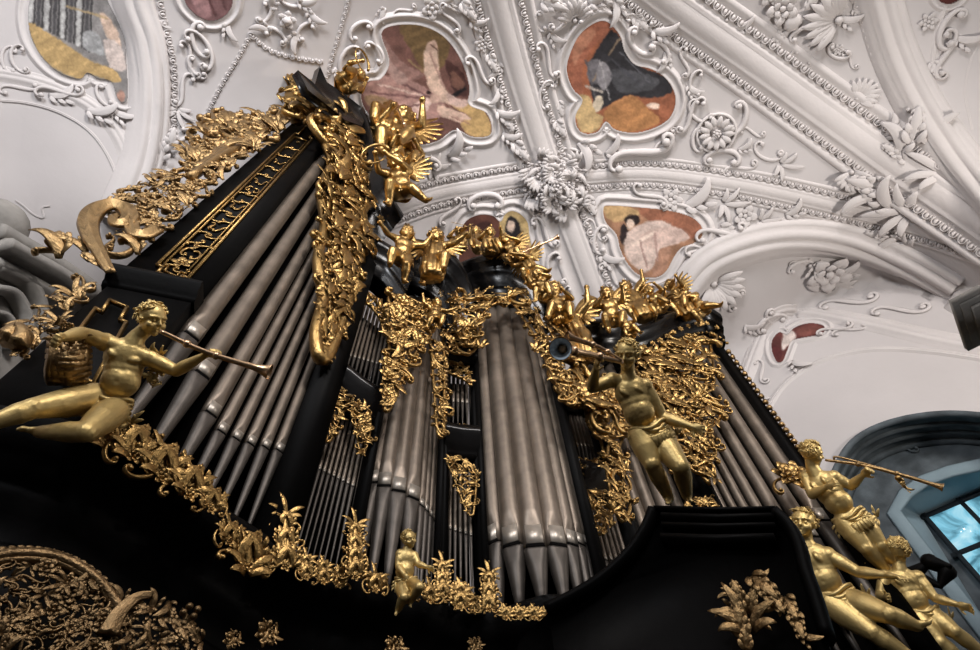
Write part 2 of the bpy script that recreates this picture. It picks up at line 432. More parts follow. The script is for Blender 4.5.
trim([(610,-45),(670,3),(751,60),(819,110),(900,168),(980,222),(1045,268)], 66, eggs=(-.34,.34), egg=11, label='wide diagonal vault rib crossing the upper right')
trim([(862,-60),(878,0),(893,50),(915,97),(948,148),(990,195),(1045,250)], 44, ARCH, label='moulded arch at the right edge of the vault')
trim([(845,-20),(862,20),(878,65),(907,118)], 14, RIB, eggs=(0,), egg=9, label='egg and dart strip beside the right arch')
trim([(128,-50),(133,0),(146,45),(150,100),(142,160),(118,222)], 40, ARCH, label='moulded arch at the left of the vault')
trim([(156,-20),(164,20),(174,68),(174,132)], 14, RIB, eggs=(0,), egg=9, label='egg and dart strip beside the left arch')
trim([(352,-20),(346,10),(329,70),(318,110)], 15, RIB, eggs=(0,), egg=6, label='narrow grey rib behind the left tower crown')
trim([(252,32),(240,55),(222,85),(205,118)], 15, RIB, eggs=(0,), egg=7, label='egg and dart strip left of the plain panel')
trim([(250,34),(270,50),(297,58),(325,62)], 13, RIB, eggs=(0,), egg=7, label='curved strip under the round cartouche')
trim([(205,118),(230,124),(262,130),(290,132)], 8, RIB, label='lower strip of the plain panel')
trim([(168,186),(152,203),(135,222)], 14, RIB, eggs=(0,), egg=6, label='strip beside the left pier')
trim([(684,292),(712,262),(760,243),(810,238),(860,246),(920,270),(1000,315),(1060,352)], 40, ARCH, label='deep transverse arch over the side aisle', depth=.8)
trim([(690,270),(718,246),(760,231),(810,226),(862,232)], 9, RIB, eggs=(0,), egg=5, label='egg and dart strip above the aisle arch')
trim([(700,310),(722,300),(752,285),(790,278),(840,292),(900,300),(985,322)], 8, RIB, label='thin moulding on the aisle vault')
trim([(730,420),(745,380),(770,322),(800,312),(860,322),(940,340),(1010,352)], 18, ARCH, label='aisle lunette moulding', depth=.5)
trim([(765,415),(785,385),(820,362),(870,350),(930,352),(1000,362)], 7, ARCH, label='inner line of the aisle lunette', depth=1.2)
trim([(-20,72),(20,78),(60,90),(98,112),(122,145),(134,190)], 20, ARCH, label='left lunette moulding', depth=.5)
trim([(-20,100),(25,103),(62,114),(92,134),(112,165),(122,200)], 5, ARCH, label='inner line of left lunette', depth=1.6)
trim([(0,195),(18,202),(33,214),(44,218),(42,208),(50,206)], 3.5, ARCH, label='shell shaped plaster line in left lunette', depth=1.8)
trim([(955,-20),(938,30),(932,80),(945,125),(965,150)], 8, ARCH, label='right edge lunette moulding')
trim([(1000,20),(975,50),(965,90),(972,130)], 5, ARCH, label='right edge inner panel moulding')

# ------------------------------------------------------------------ frescoes
def srgb(c): return tuple(((v/255)/12.92 if v/255 <= .04045 else ((v/255+.055)/1.055)**2.4) for v in c)
def vnoise(x, y, s):
    x = np.asarray(x)*s; y = np.asarray(y)*s; xi = np.floor(x); yi = np.floor(y); fx = x-xi; fy = y-yi
    def h(i, j):
        v = np.sin(i*127.1+j*311.7)*43758.5453; return v-np.floor(v)
    fx = fx*fx*(3-2*fx); fy = fy*fy*(3-2*fy)
    return (h(xi, yi)*(1-fx)+h(xi+1, yi)*fx)*(1-fy)+(h(xi, yi+1)*(1-fx)+h(xi+1, yi+1)*fx)*fy
def vin(x, y, poly):
    x = np.asarray(x); y = np.asarray(y); c = np.zeros(len(x), bool); n = len(poly); j = n-1
    for i in range(n):
        xi, yi = poly[i]; xj, yj = poly[j]
        if yi != yj: c ^= ((yi > y) != (yj > y)) & (x < (xj-xi)*(y-yi)/(yj-yi)+xi)
        j = i
    return c
def fresco(label, outline, base, shapes, fw=7.0, step=.8, frame_mat=None, scrolls=()):
    loc = cpt(sum(p[0] for p in outline)/len(outline), sum(p[1] for p in outline)/len(outline))
    t = thing('ceiling_fresco', label, 'ceiling painting', loc, 'stucco framed frescoes on the vault')
    o2 = [tuple(p) for p in cat(outline, 5, True)]
    xs = [p[0] for p in o2]; ys = [p[1] for p in o2]
    gx = np.arange(min(xs)-1, max(xs)+2, step); gy = np.arange(min(ys)-1, max(ys)+2, step)
    sm = []
    for kind, pts, c in shapes:
        if kind == 'p': sm.append((cat(pts, 3, True).tolist(), c))
        elif kind == 'e':
            cx, cy, rx, ry, an = pts
            sm.append(([(cx+rx*math.cos(q)*math.cos(an)-ry*math.sin(q)*math.sin(an), cy+rx*math.cos(q)*math.sin(an)+ry*math.sin(q)*math.cos(an)) for q in np.linspace(0, 6.28, 14, endpoint=False)], c))
        elif kind == 'l':
            (x0, y0), (x1, y1), w = pts; dx, dy = x1-x0, y1-y0; L = math.hypot(dx, dy); nx, ny = -dy/L*w/2, dx/L*w/2
            sm.append(([(x0+nx, y0+ny), (x1+nx, y1+ny), (x1-nx, y1-ny), (x0-nx, y0-ny)], c))
    X, Y = np.meshgrid(gx, gy, indexing='ij'); x = X.ravel(); y = Y.ravel()
    ins = vin(x, y, o2); wx = x+1.6*(vnoise(x, y, .3)-.5); wy = y+1.6*(vnoise(y, x+9, .3)-.5)
    C = np.array(base[:3], float)[None]*(0.85+.3*vnoise(x, y, .12))[:, None]
    for pl, cc in sm:
        wgt = np.zeros(len(x))
        for ox, oy in ((0, 0), (.9, .3), (-.7, .8), (-.3, -.9), (.6, -.6)): wgt += vin(wx+ox, wy+oy, pl)*.2
        fold = .82+.24*vnoise(x*.5+y+31, y*.4-x*.3, .22)+.12*vnoise(x, y, .4)
        C = C*(1-wgt[:, None])+np.array(cc, float)[None]*fold[:, None]*wgt[:, None]
    C = C*(0.93+.14*vnoise(x, y+57, .8))[:, None]
    g = C.mean(1, keepdims=True); C = g+(C-g)*.68
    ids = -np.ones(len(x), int); sel = np.nonzero(ins)[0]; ids[sel] = np.arange(len(sel))
    q = (np.stack([x[sel]-490, 325-y[sel], np.full(len(sel), -FPX)], 1) @ R3.T); q = q/q[:, 2:3]
    z = vz(q[:, 0], q[:, 1]); dw_ = q[:, :3] @ WN; dl_ = q[:, :3] @ LN
    z = np.minimum(z, np.where(dw_ > 0, WC/np.maximum(dw_, 1e-6), 1e9)); z = np.minimum(z, np.where(dl_ > 0, LC/np.maximum(dl_, 1e-6), 1e9))
    V = q*(z-.035)[:, None]
    cc = np.clip(C[sel]/255, 0, 1); cc = np.where(cc <= .04045, cc/12.92, ((cc+.055)/1.055)**2.4); cols = np.hstack([cc, np.ones((len(sel), 1))])
    n2 = len(gy); I2, J2 = np.meshgrid(np.arange(len(gx)-1), np.arange(n2-1), indexing='ij'); b0 = (I2*n2+J2).ravel()
    Q = np.stack([ids[b0], ids[b0+n2], ids[b0+n2+1], ids[b0+1]], 1); Q = Q[(Q >= 0).all(1)]
    mb = MB(); mb.add(V, Q); me = mb.mesh('painting', True, tuple(t.location))
    ca = me.color_attributes.new('paint', 'FLOAT_COLOR', 'POINT'); ca.data.foreach_set('color', np.array(cols, np.float32).ravel())
    link('painting', me, FRESCO, t)
    mb = MB(); p, S, N, T, sc = cpath(outline, 5, True, step=2.0)
    W = fw*sc
    c = p.mean(0); sgn = 1 if np.mean(np.sum((p-c)*S, 1)) > 0 else -1
    prof = [(-.25,-.1),(-.2,.3),(0,.42),(.18,.3),(.3,.16),(.75,.14),(.85,.5),(1.05,.62),(1.25,.5),(1.35,.2),(1.6,.1),(1.7,-.1)]
    open_sweep(mb, p, S*sgn, N, [(a*W, h*W*.62) for a, h in prof], True)
    for x, y, s, a, k, fl in scrolls:
        pt, n, s_ = cmap(x, y); M = frame(pt+n*.005, n, 0, s*s_, s*s_*.7, cpt(x+math.cos(a), y+math.sin(a))-cpt(x, y))
        if fl: M[:3, 1] *= -1
        mb.put(TP[k], M)
    obj('stucco_frame', mb, STUCCO, t)
    return t
O, PK, FLH, DK, WH, BR = (205,150,85), (170,120,115), (215,175,155), (45,35,35), (225,215,205), (120,70,45)
fresco('three lobed fresco of winged pink draped figures behind the left tower crown', [(381,34),(393,25),(421,25),(445,37),(462,61),(470,88),(469,104),(486,112),(492,126),(489,136),(472,137),(455,130),(438,141),(418,145),(395,140),(375,122),(363,106),(361,90),(368,81),(381,78),(389,61)], (120,75,65),
 [('p',[(381,34),(400,60),(425,75),(400,80),(385,60)],(150,105,95)),('p',[(400,25),(430,25),(450,45),(440,70),(425,72),(408,45)],(120,90,50)),('p',[(365,85),(395,75),(430,90),(445,105),(430,125),(400,120),(370,105)],(175,125,115)),
  ('p',[(425,50),(437,45),(440,75),(450,95),(462,100),(452,105),(436,98),(425,75)],(215,175,150)),('p',[(445,60),(465,75),(468,95),(455,92)],(80,45,40)),('p',[(405,112),(425,98),(432,103),(412,125)],(220,180,165)),('e',(435,99,6,5,0),(205,160,140)),('e',(429,92,2,2,0),(50,30,30)),
  ('p',[(438,105),(455,110),(472,118),(470,125),(452,120),(440,115)],(220,175,150)),('p',[(450,104),(470,103),(486,112),(491,135),(470,136),(460,122),(472,118)],(200,155,85)),('p',[(400,118),(430,120),(445,130),(420,143),(398,138)],(105,55,55)),('l',((370,92),(420,98),2),(120,75,75)),('l',((396,80),(430,98),2),(110,70,70)),('l',((448,100),(466,88),4),(30,25,28)),('p',[(383,40),(392,62),(408,78),(398,84),(384,64)],(170,130,120)),('p',[(372,100),(400,104),(420,112),(396,118),(376,112)],(195,150,138)),('l',((378,84),(424,96),1.5),(215,180,165)),('l',((384,110),(424,104),1.5),(90,50,50)),('l',((430,52),(444,88),2),(170,125,110)),('e',(432,46,5,6,.2),(215,170,145)),('l',((430,44),(438,50),1.5),(90,60,45)),('p',[(446,92),(462,100),(470,98),(464,108),(450,104)],(205,165,150)),('e',(446,112,4,4,0),(215,175,150)),('l',((452,116),(470,124),1.2),(150,100,85)),('p',[(388,124),(408,122),(420,132),(402,136)],(140,85,80)),('p',[(452,70),(464,82),(462,90),(452,84)],(120,75,60)),('l',((408,60),(424,72),2),(160,125,80)),('l',((366,98),(392,112),1),(205,170,150)),('p',[(366,95),(385,98),(400,108),(380,112),(368,104)],(150,115,80))],
 scrolls=[(349,62,34,1.8,'c',0),(450,18,30,.6,'s',1),(480,70,34,1.2,'s',0),(503,118,26,1.1,'cu',0),(360,30,26,2.4,'c2',0),(420,158,40,0,'s',1),(460,152,34,-.2,'cu',0),(375,52,24,1.,'c2',1)])
fresco('cross lobed fresco of a kneeling dark robed figure right of the centre rib', [(567,61),(577,37),(591,24),(604,20),(614,27),(621,37),(625,51),(635,64),(650,68),(664,76),(673,88),(676,102),(670,118),(655,128),(635,133),(615,130),(606,122),(598,132),(585,134),(577,128),(575,115),(582,100),(573,90),(567,75)], (165,85,50),
 [('p',[(567,61),(577,37),(604,20),(616,30),(600,40),(588,55),(582,75),(584,95),(575,92)],(170,90,60)),('p',[(612,30),(625,45),(640,66),(664,76),(672,92),(650,98),(625,96),(600,110),(592,95),(590,65),(600,45)],(48,46,50)),('p',[(588,62),(600,60),(606,75),(596,84),(588,78)],(105,100,105)),
  ('e',(604,72,4,8,.2),(190,170,160)),('p',[(610,70),(640,72),(660,80),(650,90),(620,92)],(75,75,80)),('l',((620,38),(592,82),1.6),(150,120,90)),('l',((586,60),(596,98),2),(85,82,88)),('l',((610,58),(640,84),2),(72,72,80)),('l',((620,52),(650,82),1.5),(92,92,100)),('p',[(598,66),(606,62),(612,78),(604,90),(598,82)],(135,130,135)),('l',((600,60),(610,100),1.2),(170,165,165)),('e',(606,58,5,4,.3),(60,58,64)),('p',[(574,40),(590,28),(596,34),(582,52),(574,66)],(190,115,80)),('p',[(630,104),(650,110),(652,124),(632,128),(618,120)],(205,140,75)),('l',((620,118),(650,126),1.5),(160,90,50)),('l',((585,86),(604,92),2),(190,175,160)),('e',(598,104,5,9,.3),(200,180,150)),('p',[(575,98),(588,95),(596,112),(604,118),(596,131),(583,132),(577,122)],(205,165,100)),('p',[(604,112),(630,95),(648,108),(660,122),(635,132),(614,129)],(190,120,60)),('e',(655,106,9,3,.1),(225,190,165)),('p',[(664,95),(675,100),(668,118),(658,112)],(170,90,55))],
 scrolls=[(548,60,36,1.5,'s',0),(546,95,28,1.6,'c',0),(640,42,34,.7,'c2',0),(660,52,26,1.0,'c2',1),(690,115,36,1.8,'s',1),(640,152,60,0,'s',0),(590,148,34,.2,'cu',1),(566,22,34,2.4,'s',1),(560,128,22,1,'ac',0)])
fresco('fresco of a praying woman in pale dress right of the lower rib', [(603,207),(612,205),(640,207),(668,210),(690,216),(701,225),(703,235),(695,243),(682,248),(674,258),(666,272),(655,278),(640,276),(628,265),(620,250),(616,235),(605,222)], (165,110,75),
 [('p',[(640,208),(690,215),(702,228),(690,240),(668,235),(650,222)],(160,90,60)),('p',[(603,206),(630,207),(640,215),(618,222),(608,218)],(195,150,90)),('e',(632,220,8,6,0),(45,32,30)),('e',(630,224,4,5,0),(220,185,160)),('p',[(622,224),(630,232),(626,245),(620,240)],(50,35,35)),('p',[(630,230),(655,220),(675,228),(668,245),(660,262),(645,272),(630,262),(624,248)],(205,175,160)),
  ('p',[(640,235),(672,226),(690,238),(668,246),(650,248)],(200,165,150)),('l',((632,245),(655,232),3),(235,205,185)),('p',[(660,250),(672,248),(664,272),(652,276)],(175,120,90)),('l',((640,240),(648,268),1.5),(150,110,100)),('l',((655,232),(658,262),1.5),(160,120,110))],
 scrolls=[(720,232,44,.2,'s',0),(700,258,34,.9,'c',1),(600,240,28,1.6,'c2',0),(612,275,30,1.2,'s',0),(650,196,36,.1,'s',1)])
fresco('double arched fresco of a haloed veiled figure above the centre tower', [(459,240),(464,222),(478,214),(493,215),(500,221),(504,214),(511,210),(520,213),(528,222),(530,236),(535,262),(532,290),(500,292),(462,288)], (95,50,38),
 [('p',[(500,221),(511,210),(528,220),(532,250),(520,262),(504,240)],(190,155,90)),('p',[(506,222),(514,217),(520,226),(524,250),(508,252)],(35,30,32)),('e',(511,226,4,6,0),(210,175,150)),('p',[(525,240),(534,262),(524,275),(518,255)],(165,105,65)),('p',[(462,240),(480,222),(492,225),(480,245)],(70,35,30))],
 scrolls=[(450,212,30,2.6,'s',0),(485,202,34,0,'c2',1),(533,205,24,.8,'c2',0),(545,232,34,1.3,'s',0),(556,270,34,1.2,'c',0),(566,300,26,1.2,'s',1)])
fresco('small crooked fresco with a red robed figure on the aisle vault', [(777,362),(772,352),(772,340),(779,332),(787,334),(795,327),(809,323),(823,325),(825,331),(818,335),(802,338),(792,341),(787,352),(783,361)], (110,50,45),
 [('p',[(783,335),(792,330),(796,338),(788,346),(782,350)],(215,195,185)),('e',(786,331,3,3,0),(190,150,130)),('p',[(773,345),(782,350),(780,361),(774,355)],(95,35,35)),('p',[(798,328),(822,326),(815,334),(800,336)],(130,65,55))], fw=4.0, step=.6,
 scrolls=[(770,322,26,2.6,'c2',0),(835,330,26,0,'s',0),(795,368,22,1.6,'cu',0)])
fresco('large fresco of organ pipes and a golden cloud in the upper left corner', [(40,-45),(30,0),(28,20),(32,40),(44,60),(61,74),(80,79),(88,73),(98,79),(111,82),(117,98),(123,103),(128,97),(127,66),(125,40),(118,20),(106,-5),(95,-45)], (125,120,118),
 [('p',[(28,22),(60,40),(90,60),(112,68),(122,80),(112,82),(88,73),(80,80),(44,60)],(185,145,80))]+[('l',((32+i*8,-12),(30+i*8,22+i*4),4),(75,72,74) if i%2 else (170,168,165)) for i in range(8)]+[('l',((36+i*8,-12),(34+i*8,24+i*4),1.6),(40,38,40)) for i in range(8)]+
 [('p',[(86,30),(100,36),(104,55),(92,52),(82,44)],(150,150,150)),('p',[(100,12),(112,20),(122,45),(115,48),(104,30)],(200,165,140)),('p',[(104,40),(120,45),(126,70),(110,66)],(190,170,160)),('e',(121,96,4,6,0),(170,120,100)),('l',((66,6),(108,18),2),(170,140,90))],
 scrolls=[(20,60,30,1.2,'c',0),(60,92,40,.3,'s',0),(100,118,34,.7,'cu',0)])
fresco('cut off round fresco with reddish drapery at the top left edge', [(182,-20),(184,0),(192,12),(205,20),(218,20),(229,12),(233,0),(232,-25),(205,-40)], (130,85,85),
 [('p',[(190,-10),(205,-5),(212,16),(198,14)],(160,110,110)),('l',((206,-10),(216,16),2),(90,50,50)),('l',((220,-10),(226,10),2),(100,60,60))], scrolls=[(200,50,40,1.2,'c',1),(196,68,24,.9,'c2',0)])
fresco('sliver of a dark red fresco at the top edge right of the arch', [(936,-10),(940,2),(952,4),(962,-3),(958,-14)], (90,35,30), [], fw=5, step=1.2)

# ------------------------------------------------------------------ stucco things
PN = dict(c='scroll', s='scroll', c2='scroll', s2='scroll', ac='leaf', cu='leaf', sp='leaf_spray', fl='flower', da='flower', fl5='flower', sh='shell', ba='bead', he='cherub_head')
def stucco(name, label, cat_, items, group='stucco ornaments on the vault', m=None, extra=None):
    t = thing(name, label, cat_, cpt(items[0][0], items[0][1]), group)
    for it in items:
        x, y, s, a, k = it[:5]; rel = it[5] if len(it) > 5 else 1.0; fl = it[6] if len(it) > 6 else 0; up = it[7] if len(it) > 7 else 0
        mb = MB(); pt, n, sc = cmap(x, y); M = frame(pt+n*(up*sc+.004), n, 0, s*sc, s*sc*rel*.62, cpt(x+math.cos(a), y+math.sin(a))-cpt(x, y))
        if fl: M[:3, 1] *= -1
        mb.put(TP[k], M); obj(PN[k], mb, m or STUCCO, t)
    if extra:
        mb = MB(); extra(mb); obj('core', mb, m or STUCCO, t)
    return t
# pendant boss
def boss_items():
    it = []
    for r, n, s, up, a0 in ((26, 13, 20, 1, 0), (19, 11, 18, 6, .3), (11, 8, 16, 9, .1), (5, 4, 12, 12, .4)):
        for i in range(n):
            a = a0+2*math.pi*i/n; it.append((555+math.cos(a)*r, 183+math.sin(a)*r, s, a, 'sh' if i % 2 else 'cu', 2.4, i % 3 == 0, up))
    it.append((555, 183, 16, 0, 'fl5', 2.2, 0, 14)); return it
def boss_core(mb):
    pt, n, sc = cmap(555, 183); sphere(mb, pt, (24*sc, 24*sc, 8*sc), 24, 12)
stucco('ceiling_boss', 'big round leafy stucco boss where the vault ribs cross', 'ceiling boss', boss_items(), group=None, extra=boss_core)
stucco('stucco_rosette', 'daisy like stucco flower in a scrolled hollow right of the robed figure fresco', 'stucco flower', [(716,133,34,0,'da',1.8),(700,112,30,.6,'c',1,0),(738,118,32,1.9,'c2',1,1),(722,158,34,.1,'c2',1,1),(698,140,24,1.5,'c2',1),(745,150,18,.3,'cu',1)])
stucco('stucco_rosette', 'round shell cartouche with a bossed centre at the top left of the vault', 'stucco flower', [(287,20,20,0,'fl5',1.2)]+[(287+24*math.cos(a),19+19*math.sin(a),24,a+1.57,'c2' if i%2 else 'cu',.9) for i,a in enumerate(np.linspace(0,6.28,9,endpoint=False))]+[(287,20,9,0,'ba',1.5,0,3)])
stucco('stucco_urn', 'fluted stucco flower urn with scrolls near the top right', 'stucco urn', [(822,18,44,1.95+math.pi,'sh',1.3),(832,2,34,.3,'ac',1),(815,-6,34,2.2,'ac',1),(803,34,26,2.8,'c2',1),(838,52,24,.3,'c2',1.2),(838,50,12,0,'fl',1.5),(845,24,26,1.2,'cu',1),(782,8,34,.4,'fl5',1.2),(772,-8,30,0,'fl',1),(792,22,20,0,'ba',.6),(866,92,26,.9,'sh',1)])
stucco('stucco_leaf', 'curling stucco acanthus tuft in front of the right arch', 'stucco leaf', [(908,138,46,-.9,'cu',1.6),(915,128,44,-1.4,'ac',1.8,0,3),(928,132,42,-2.1,'cu',1.6,1),(938,140,36,-2.4,'ac',1.6),(896,132,30,-.3,'cu',1.3),(930,160,50,-2.3,'sp',1.2),(905,120,26,-1.0,'c2',1.8,0,4)], group='curling leaf tufts on the ribs')
stucco('stucco_leaf', 'stucco acanthus tuft on the right rib below the wide diagonal rib', 'stucco leaf', [(868,183,44,-2.9,'ac',1.5),(862,192,40,-2.6,'cu',1.5),(878,200,44,3.4,'cu',1.4,1),(886,208,50,3.3,'sp',1.2),(852,180,24,3,'sh',1.6,0,3)], group='curling leaf tufts on the ribs')
stucco('stucco_leaf', 'small stucco leaf tuft on the aisle arch crown', 'stucco leaf', [(878,232,24,3.3,'ac',1.6),(888,236,26,3.4,'cu',1.4),(898,242,26,3.5,'sp',1.3)], group='curling leaf tufts on the ribs')
stucco('stucco_leaf', 'stucco leaf at the foot of the left arch beside the gilded carving', 'stucco leaf', [(162,150,34,-1.1,'cu',1.5),(170,142,30,-1.4,'ac',1.6),(156,166,34,-1.5,'sp',1.3),(178,136,22,-.6,'c2',1.6),(150,182,30,-1.2,'ac',1.2)], group='curling leaf tufts on the ribs')
stucco('stucco_leaf', 'stucco leaf knot on the wide diagonal rib beside the right arch foot', 'stucco leaf', [(893,150,26,-2.7,'ac',1.5),(902,156,28,-2.6,'cu',1.4,1)], group='curling leaf tufts on the ribs')
stucco('stucco_shell', 'oval stucco shell group on the aisle vault', 'stucco shell', [(828,272,40,.1,'fl5',1.2),(812,268,26,2.6,'cu',1.2),(845,272,28,.2,'cu',1.2),(832,280,30,0,'sh',1.0),(865,282,26,.5,'c',.8),(800,266,22,2.8,'c2',1)])
stucco('stucco_garland', 'stucco leaf and fruit garland running up beside the centre rib', 'stucco garland', [(468,10,26,.9,'ac',1.1),(476,26,22,1.0,'cu',1.2),(482,44,18,1.3,'fl',1.2),(492,62,22,1.2,'ac',1.1),(500,96,20,1.1,'cu',1.2,1),(508,122,22,1.1,'ac',1.1),(520,150,26,.9,'ac',1.4),(432,8,24,.3,'fl5',1),(448,4,24,.5,'cu',1)])
stucco('stucco_garland', 'stucco scroll and leaf spray at the top centre between two ribs', 'stucco garland', [(553,4,32,.3,'ac',1.2),(574,10,26,-.2,'sh',1.4),(600,2,30,.2,'cu',1.1),(620,8,28,.6,'cu',1,1),(640,20,28,.8,'s',1),(660,36,30,1.0,'cu',1),(684,62,28,1.0,'s',1,1),(696,84,26,1.5,'c',1),(540,22,20,1.2,'c2',1)])
stucco('stucco_garland', 'stucco scrollwork beside the right edge lunette', 'stucco garland', [(950,30,40,1.9,'c2',1.2),(945,55,46,2.2,'s',1.2),(962,45,30,1.2,'cu',1.1),(935,70,24,1.2,'ac',1),(928,22,20,1,'fl',1)])
stucco('stucco_garland', 'shallow stucco tendrils between the right rib and the wide diagonal rib', 'stucco garland', [(768,152,30,.3,'c',.6),(790,168,26,.35,'sp',.6),(752,132,24,.7,'s',.6),(740,168,30,.1,'s',.5)])
stucco('stucco_garland', 'stucco tendrils left of the plain ceiling panel', 'stucco garland', [(200,40,34,1.3,'c2',1),(190,60,34,1.6,'s',1),(182,90,36,1.6,'s',.8,1),(178,120,26,1.5,'sp',.7),(225,30,22,2.2,'cu',.8),(160,30,20,1.3,'sp',.6)])
stucco('stucco_garland', 'stucco shell and scrolls at the head of the aisle vault', 'stucco garland', [(722,292,36,2.4,'sh',1.1),(735,300,22,2.0,'c2',1.1),(712,318,24,1.6,'s',.9),(775,318,24,.5,'c2',.9),(800,262,18,.2,'s',.8),(750,330,20,.9,'cu',.8),(848,302,40,.1,'s',.5),(900,310,40,.2,'s',.5),(730,232,30,.4,'ac',.7),(770,222,26,.1,'sp',.7),(795,214,24,.1,'cu',.7),(745,216,24,.1,'fl5',.6),(850,330,26,0,'s',.6),(762,372,26,1.8,'s',.6),(752,400,22,1.7,'cu',.5)])
stucco('stucco_garland', 'stucco scrolls between the boss and the praying woman fresco', 'stucco garland', [(590,205,24,1.1,'ac',1),(596,230,26,1.3,'s',1),(606,262,26,1.3,'cu',1),(700,205,40,.15,'cu',.8),(735,206,30,.2,'sp',.7),(670,200,26,0,'fl',.8),(622,292,22,.9,'sp',.9)])
stucco('stucco_garland', 'faint stucco scrolls under the upper left fresco', 'stucco garland', [(20,88,34,.2,'s',.6),(62,100,30,.5,'cu',.6),(104,96,24,1.0,'c2',.9),(118,118,26,1.2,'cu',1),(10,60,30,1.4,'c',.5)])

stucco('stucco_garland', 'fine stucco tendrils around the frame of the three lobed fresco', 'stucco garland', [(342,100,22,1.5,'s',.6),(336,75,18,1.6,'cu',.6),(352,128,20,.9,'s',.6),(392,160,34,.1,'s',.6,1),(440,168,24,.1,'sp',.6),(500,70,20,1.2,'cu',.8,1),(508,140,22,1.1,'cu',.9),(455,5,20,.6,'c',.7),(405,10,22,.1,'s',.6),(380,12,18,2.8,'cu',.6)])
stucco('stucco_garland', 'fine stucco tendrils around the cross lobed fresco', 'stucco garland', [(552,40,22,1.6,'cu',.7),(555,80,20,1.4,'cu',.7,1),(560,108,18,1.3,'ac',.7),(575,150,26,.3,'s',.7),(615,152,26,0,'cu',.7),(665,140,26,-.5,'s',.7),(690,92,20,1.6,'cu',.8),(668,60,22,.9,'cu',.8,1),(640,22,24,.8,'ac',.8),(583,14,22,-.5,'cu',.8),(535,130,16,1.2,'cu',.8)])
stucco('stucco_garland', 'scattered stucco leaves on the upper right vault field', 'stucco garland', [(716,18,26,.7,'s',.7),(742,30,24,.6,'cu',.7),(760,46,22,.7,'cu',.7,1),(850,60,22,1.4,'s',.7),(800,60,24,.4,'c',.7),(856,14,18,1.3,'cu',.7),(780,38,18,.5,'fl5',.8)])

# ------------------------------------------------------------------ side walls
WD = np.cross(WN, [0, 0, 1.]); WD = unit(WD)                 # along the right wall
if WD[1] < 0: WD = -WD
def wpt(px, py, off=0.0): return onplane(px, py, WN*(WC+off), WN)
def wuv(p): return float(np.dot(p, WD)), float(p[2])
niche = [(842,660),(826,600),(824,545),(828,500),(836,470),(852,444),(880,427),(920,417),(965,415),(1020,425),(1080,460),(1130,540),(1150,660)]
nuv = [wuv(wpt(*p)) for p in cat(niche, 4)]
nuv = [(nuv[0][0], -1.6)]+nuv+[(nuv[-1][0], -1.6)]
mb = MB(); us = np.arange(-9, 10, .12); zs = np.arange(-1.6, 13.0, .12)
V = [WN*WC+WD*u+np.array([0, 0, z]) for u in us for z in zs]; Q = []
_g = np.array([(u, z) for u in us for z in zs]); inn = vin(_g[:, 0], _g[:, 1], nuv)
VV = np.array(V); a_ = VV[:, 0]/np.maximum(VV[:, 2], .05); b_ = VV[:, 1]/np.maximum(VV[:, 2], .05)
above = (VV[:, 2] > vz(a_, b_)+.25) & (VV[:, 2] > 1)
for i in range(len(us)-1):
    for j in range(len(zs)-1):
        q = [i*len(zs)+j, (i+1)*len(zs)+j, (i+1)*len(zs)+j+1, i*len(zs)+j+1]
        if inn[q].sum() >= 4 or above[q].all(): continue
        Q.append(q)
V = np.array(V); PB = resample(np.array([WN*WC+WD*u+np.array([0, 0, z]) for u, z in nuv]), .02)
use = np.unique(np.array(Q).ravel())
for v in use[inn[use]]: V[v] = PB[np.argmin(np.linalg.norm(PB-V[v], axis=1))]
mb.add(V, Q); o = obj('wall_right', mb, VAULT, smooth=False, origin=(0, 0, 0)); struct(o, 'pale plaster aisle wall with deep window niche', 'wall')
# niche: reveal, back wall, mouldings
DN = 0.8
mb = MB(); P0 = np.array([WN*WC+WD*u+np.array([0, 0, z]) for u, z in nuv])
open_sweep(mb, P0, np.broadcast_to(WN, P0.shape), np.broadcast_to(WD, P0.shape)*0, [(0, 0), (DN, 0)])
back = [p+WN*DN for p in P0]
wr = [(894,513),(906,494),(925,481),(950,472),(990,463),(1060,460),(1140,520),(1160,640),(1100,760),(1012,668)]
hole = [wuv(wpt(x, y, DN)) for x, y in wr]
us2 = np.arange(min(u for u, z in nuv)-.02, max(u for u, z in nuv)+.1, .08); zs2 = np.arange(-1.6, max(z for u, z in nuv)+.1, .08)
_g = np.array([(u, z) for u in us2 for z in zs2]); ih = vin(_g[:, 0], _g[:, 1], hole); inn = vin(_g[:, 0], _g[:, 1], nuv)
V = [WN*(WC+DN)+WD*u+np.array([0, 0, z]) for u in us2 for z in zs2]; Q = []
for i in range(len(us2)-1):
    for j in range(len(zs2)-1):
        q = [i*len(zs2)+j, (i+1)*len(zs2)+j, (i+1)*len(zs2)+j+1, i*len(zs2)+j+1]
        if ih[q].all() or not inn[q].any(): continue
        Q.append(q)
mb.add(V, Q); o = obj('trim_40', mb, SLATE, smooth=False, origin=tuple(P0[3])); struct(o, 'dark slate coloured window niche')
mb = MB()
for off, d, w in ((-.02, -.02, .12), (0, .25, .10), (0, .5, .09), (.0, DN-.03, .16)):
    pp = resample(P0[1:-1]+WN*d, .1); cc = pp.mean(0)
    sweep(mb, pp, WN, w*.5, w*.6, ROUND6)
for x, y, s, a, k in [(862,452,20,2.4,'s'),(842,490,22,1.6,'s'),(880,440,16,0,'ac'),(905,448,26,.2,'s'),(845,530,22,1.4,'cu'),(935,436,24,0,'s'),(960,440,18,0,'ac'),(870,470,14,2,'cu'),(858,560,20,1.3,'s')]:
    p = wpt(x, y, DN); sc = np.linalg.norm(wpt(x+1, y, DN)-p); mb.put(TP[k], frame(p-WN*.02, -WN, a, s*sc, s*sc*.5))
o = obj('trim_41', mb, SLATE, origin=tuple(P0[3])); struct(o, 'carved dark mouldings of the window niche')
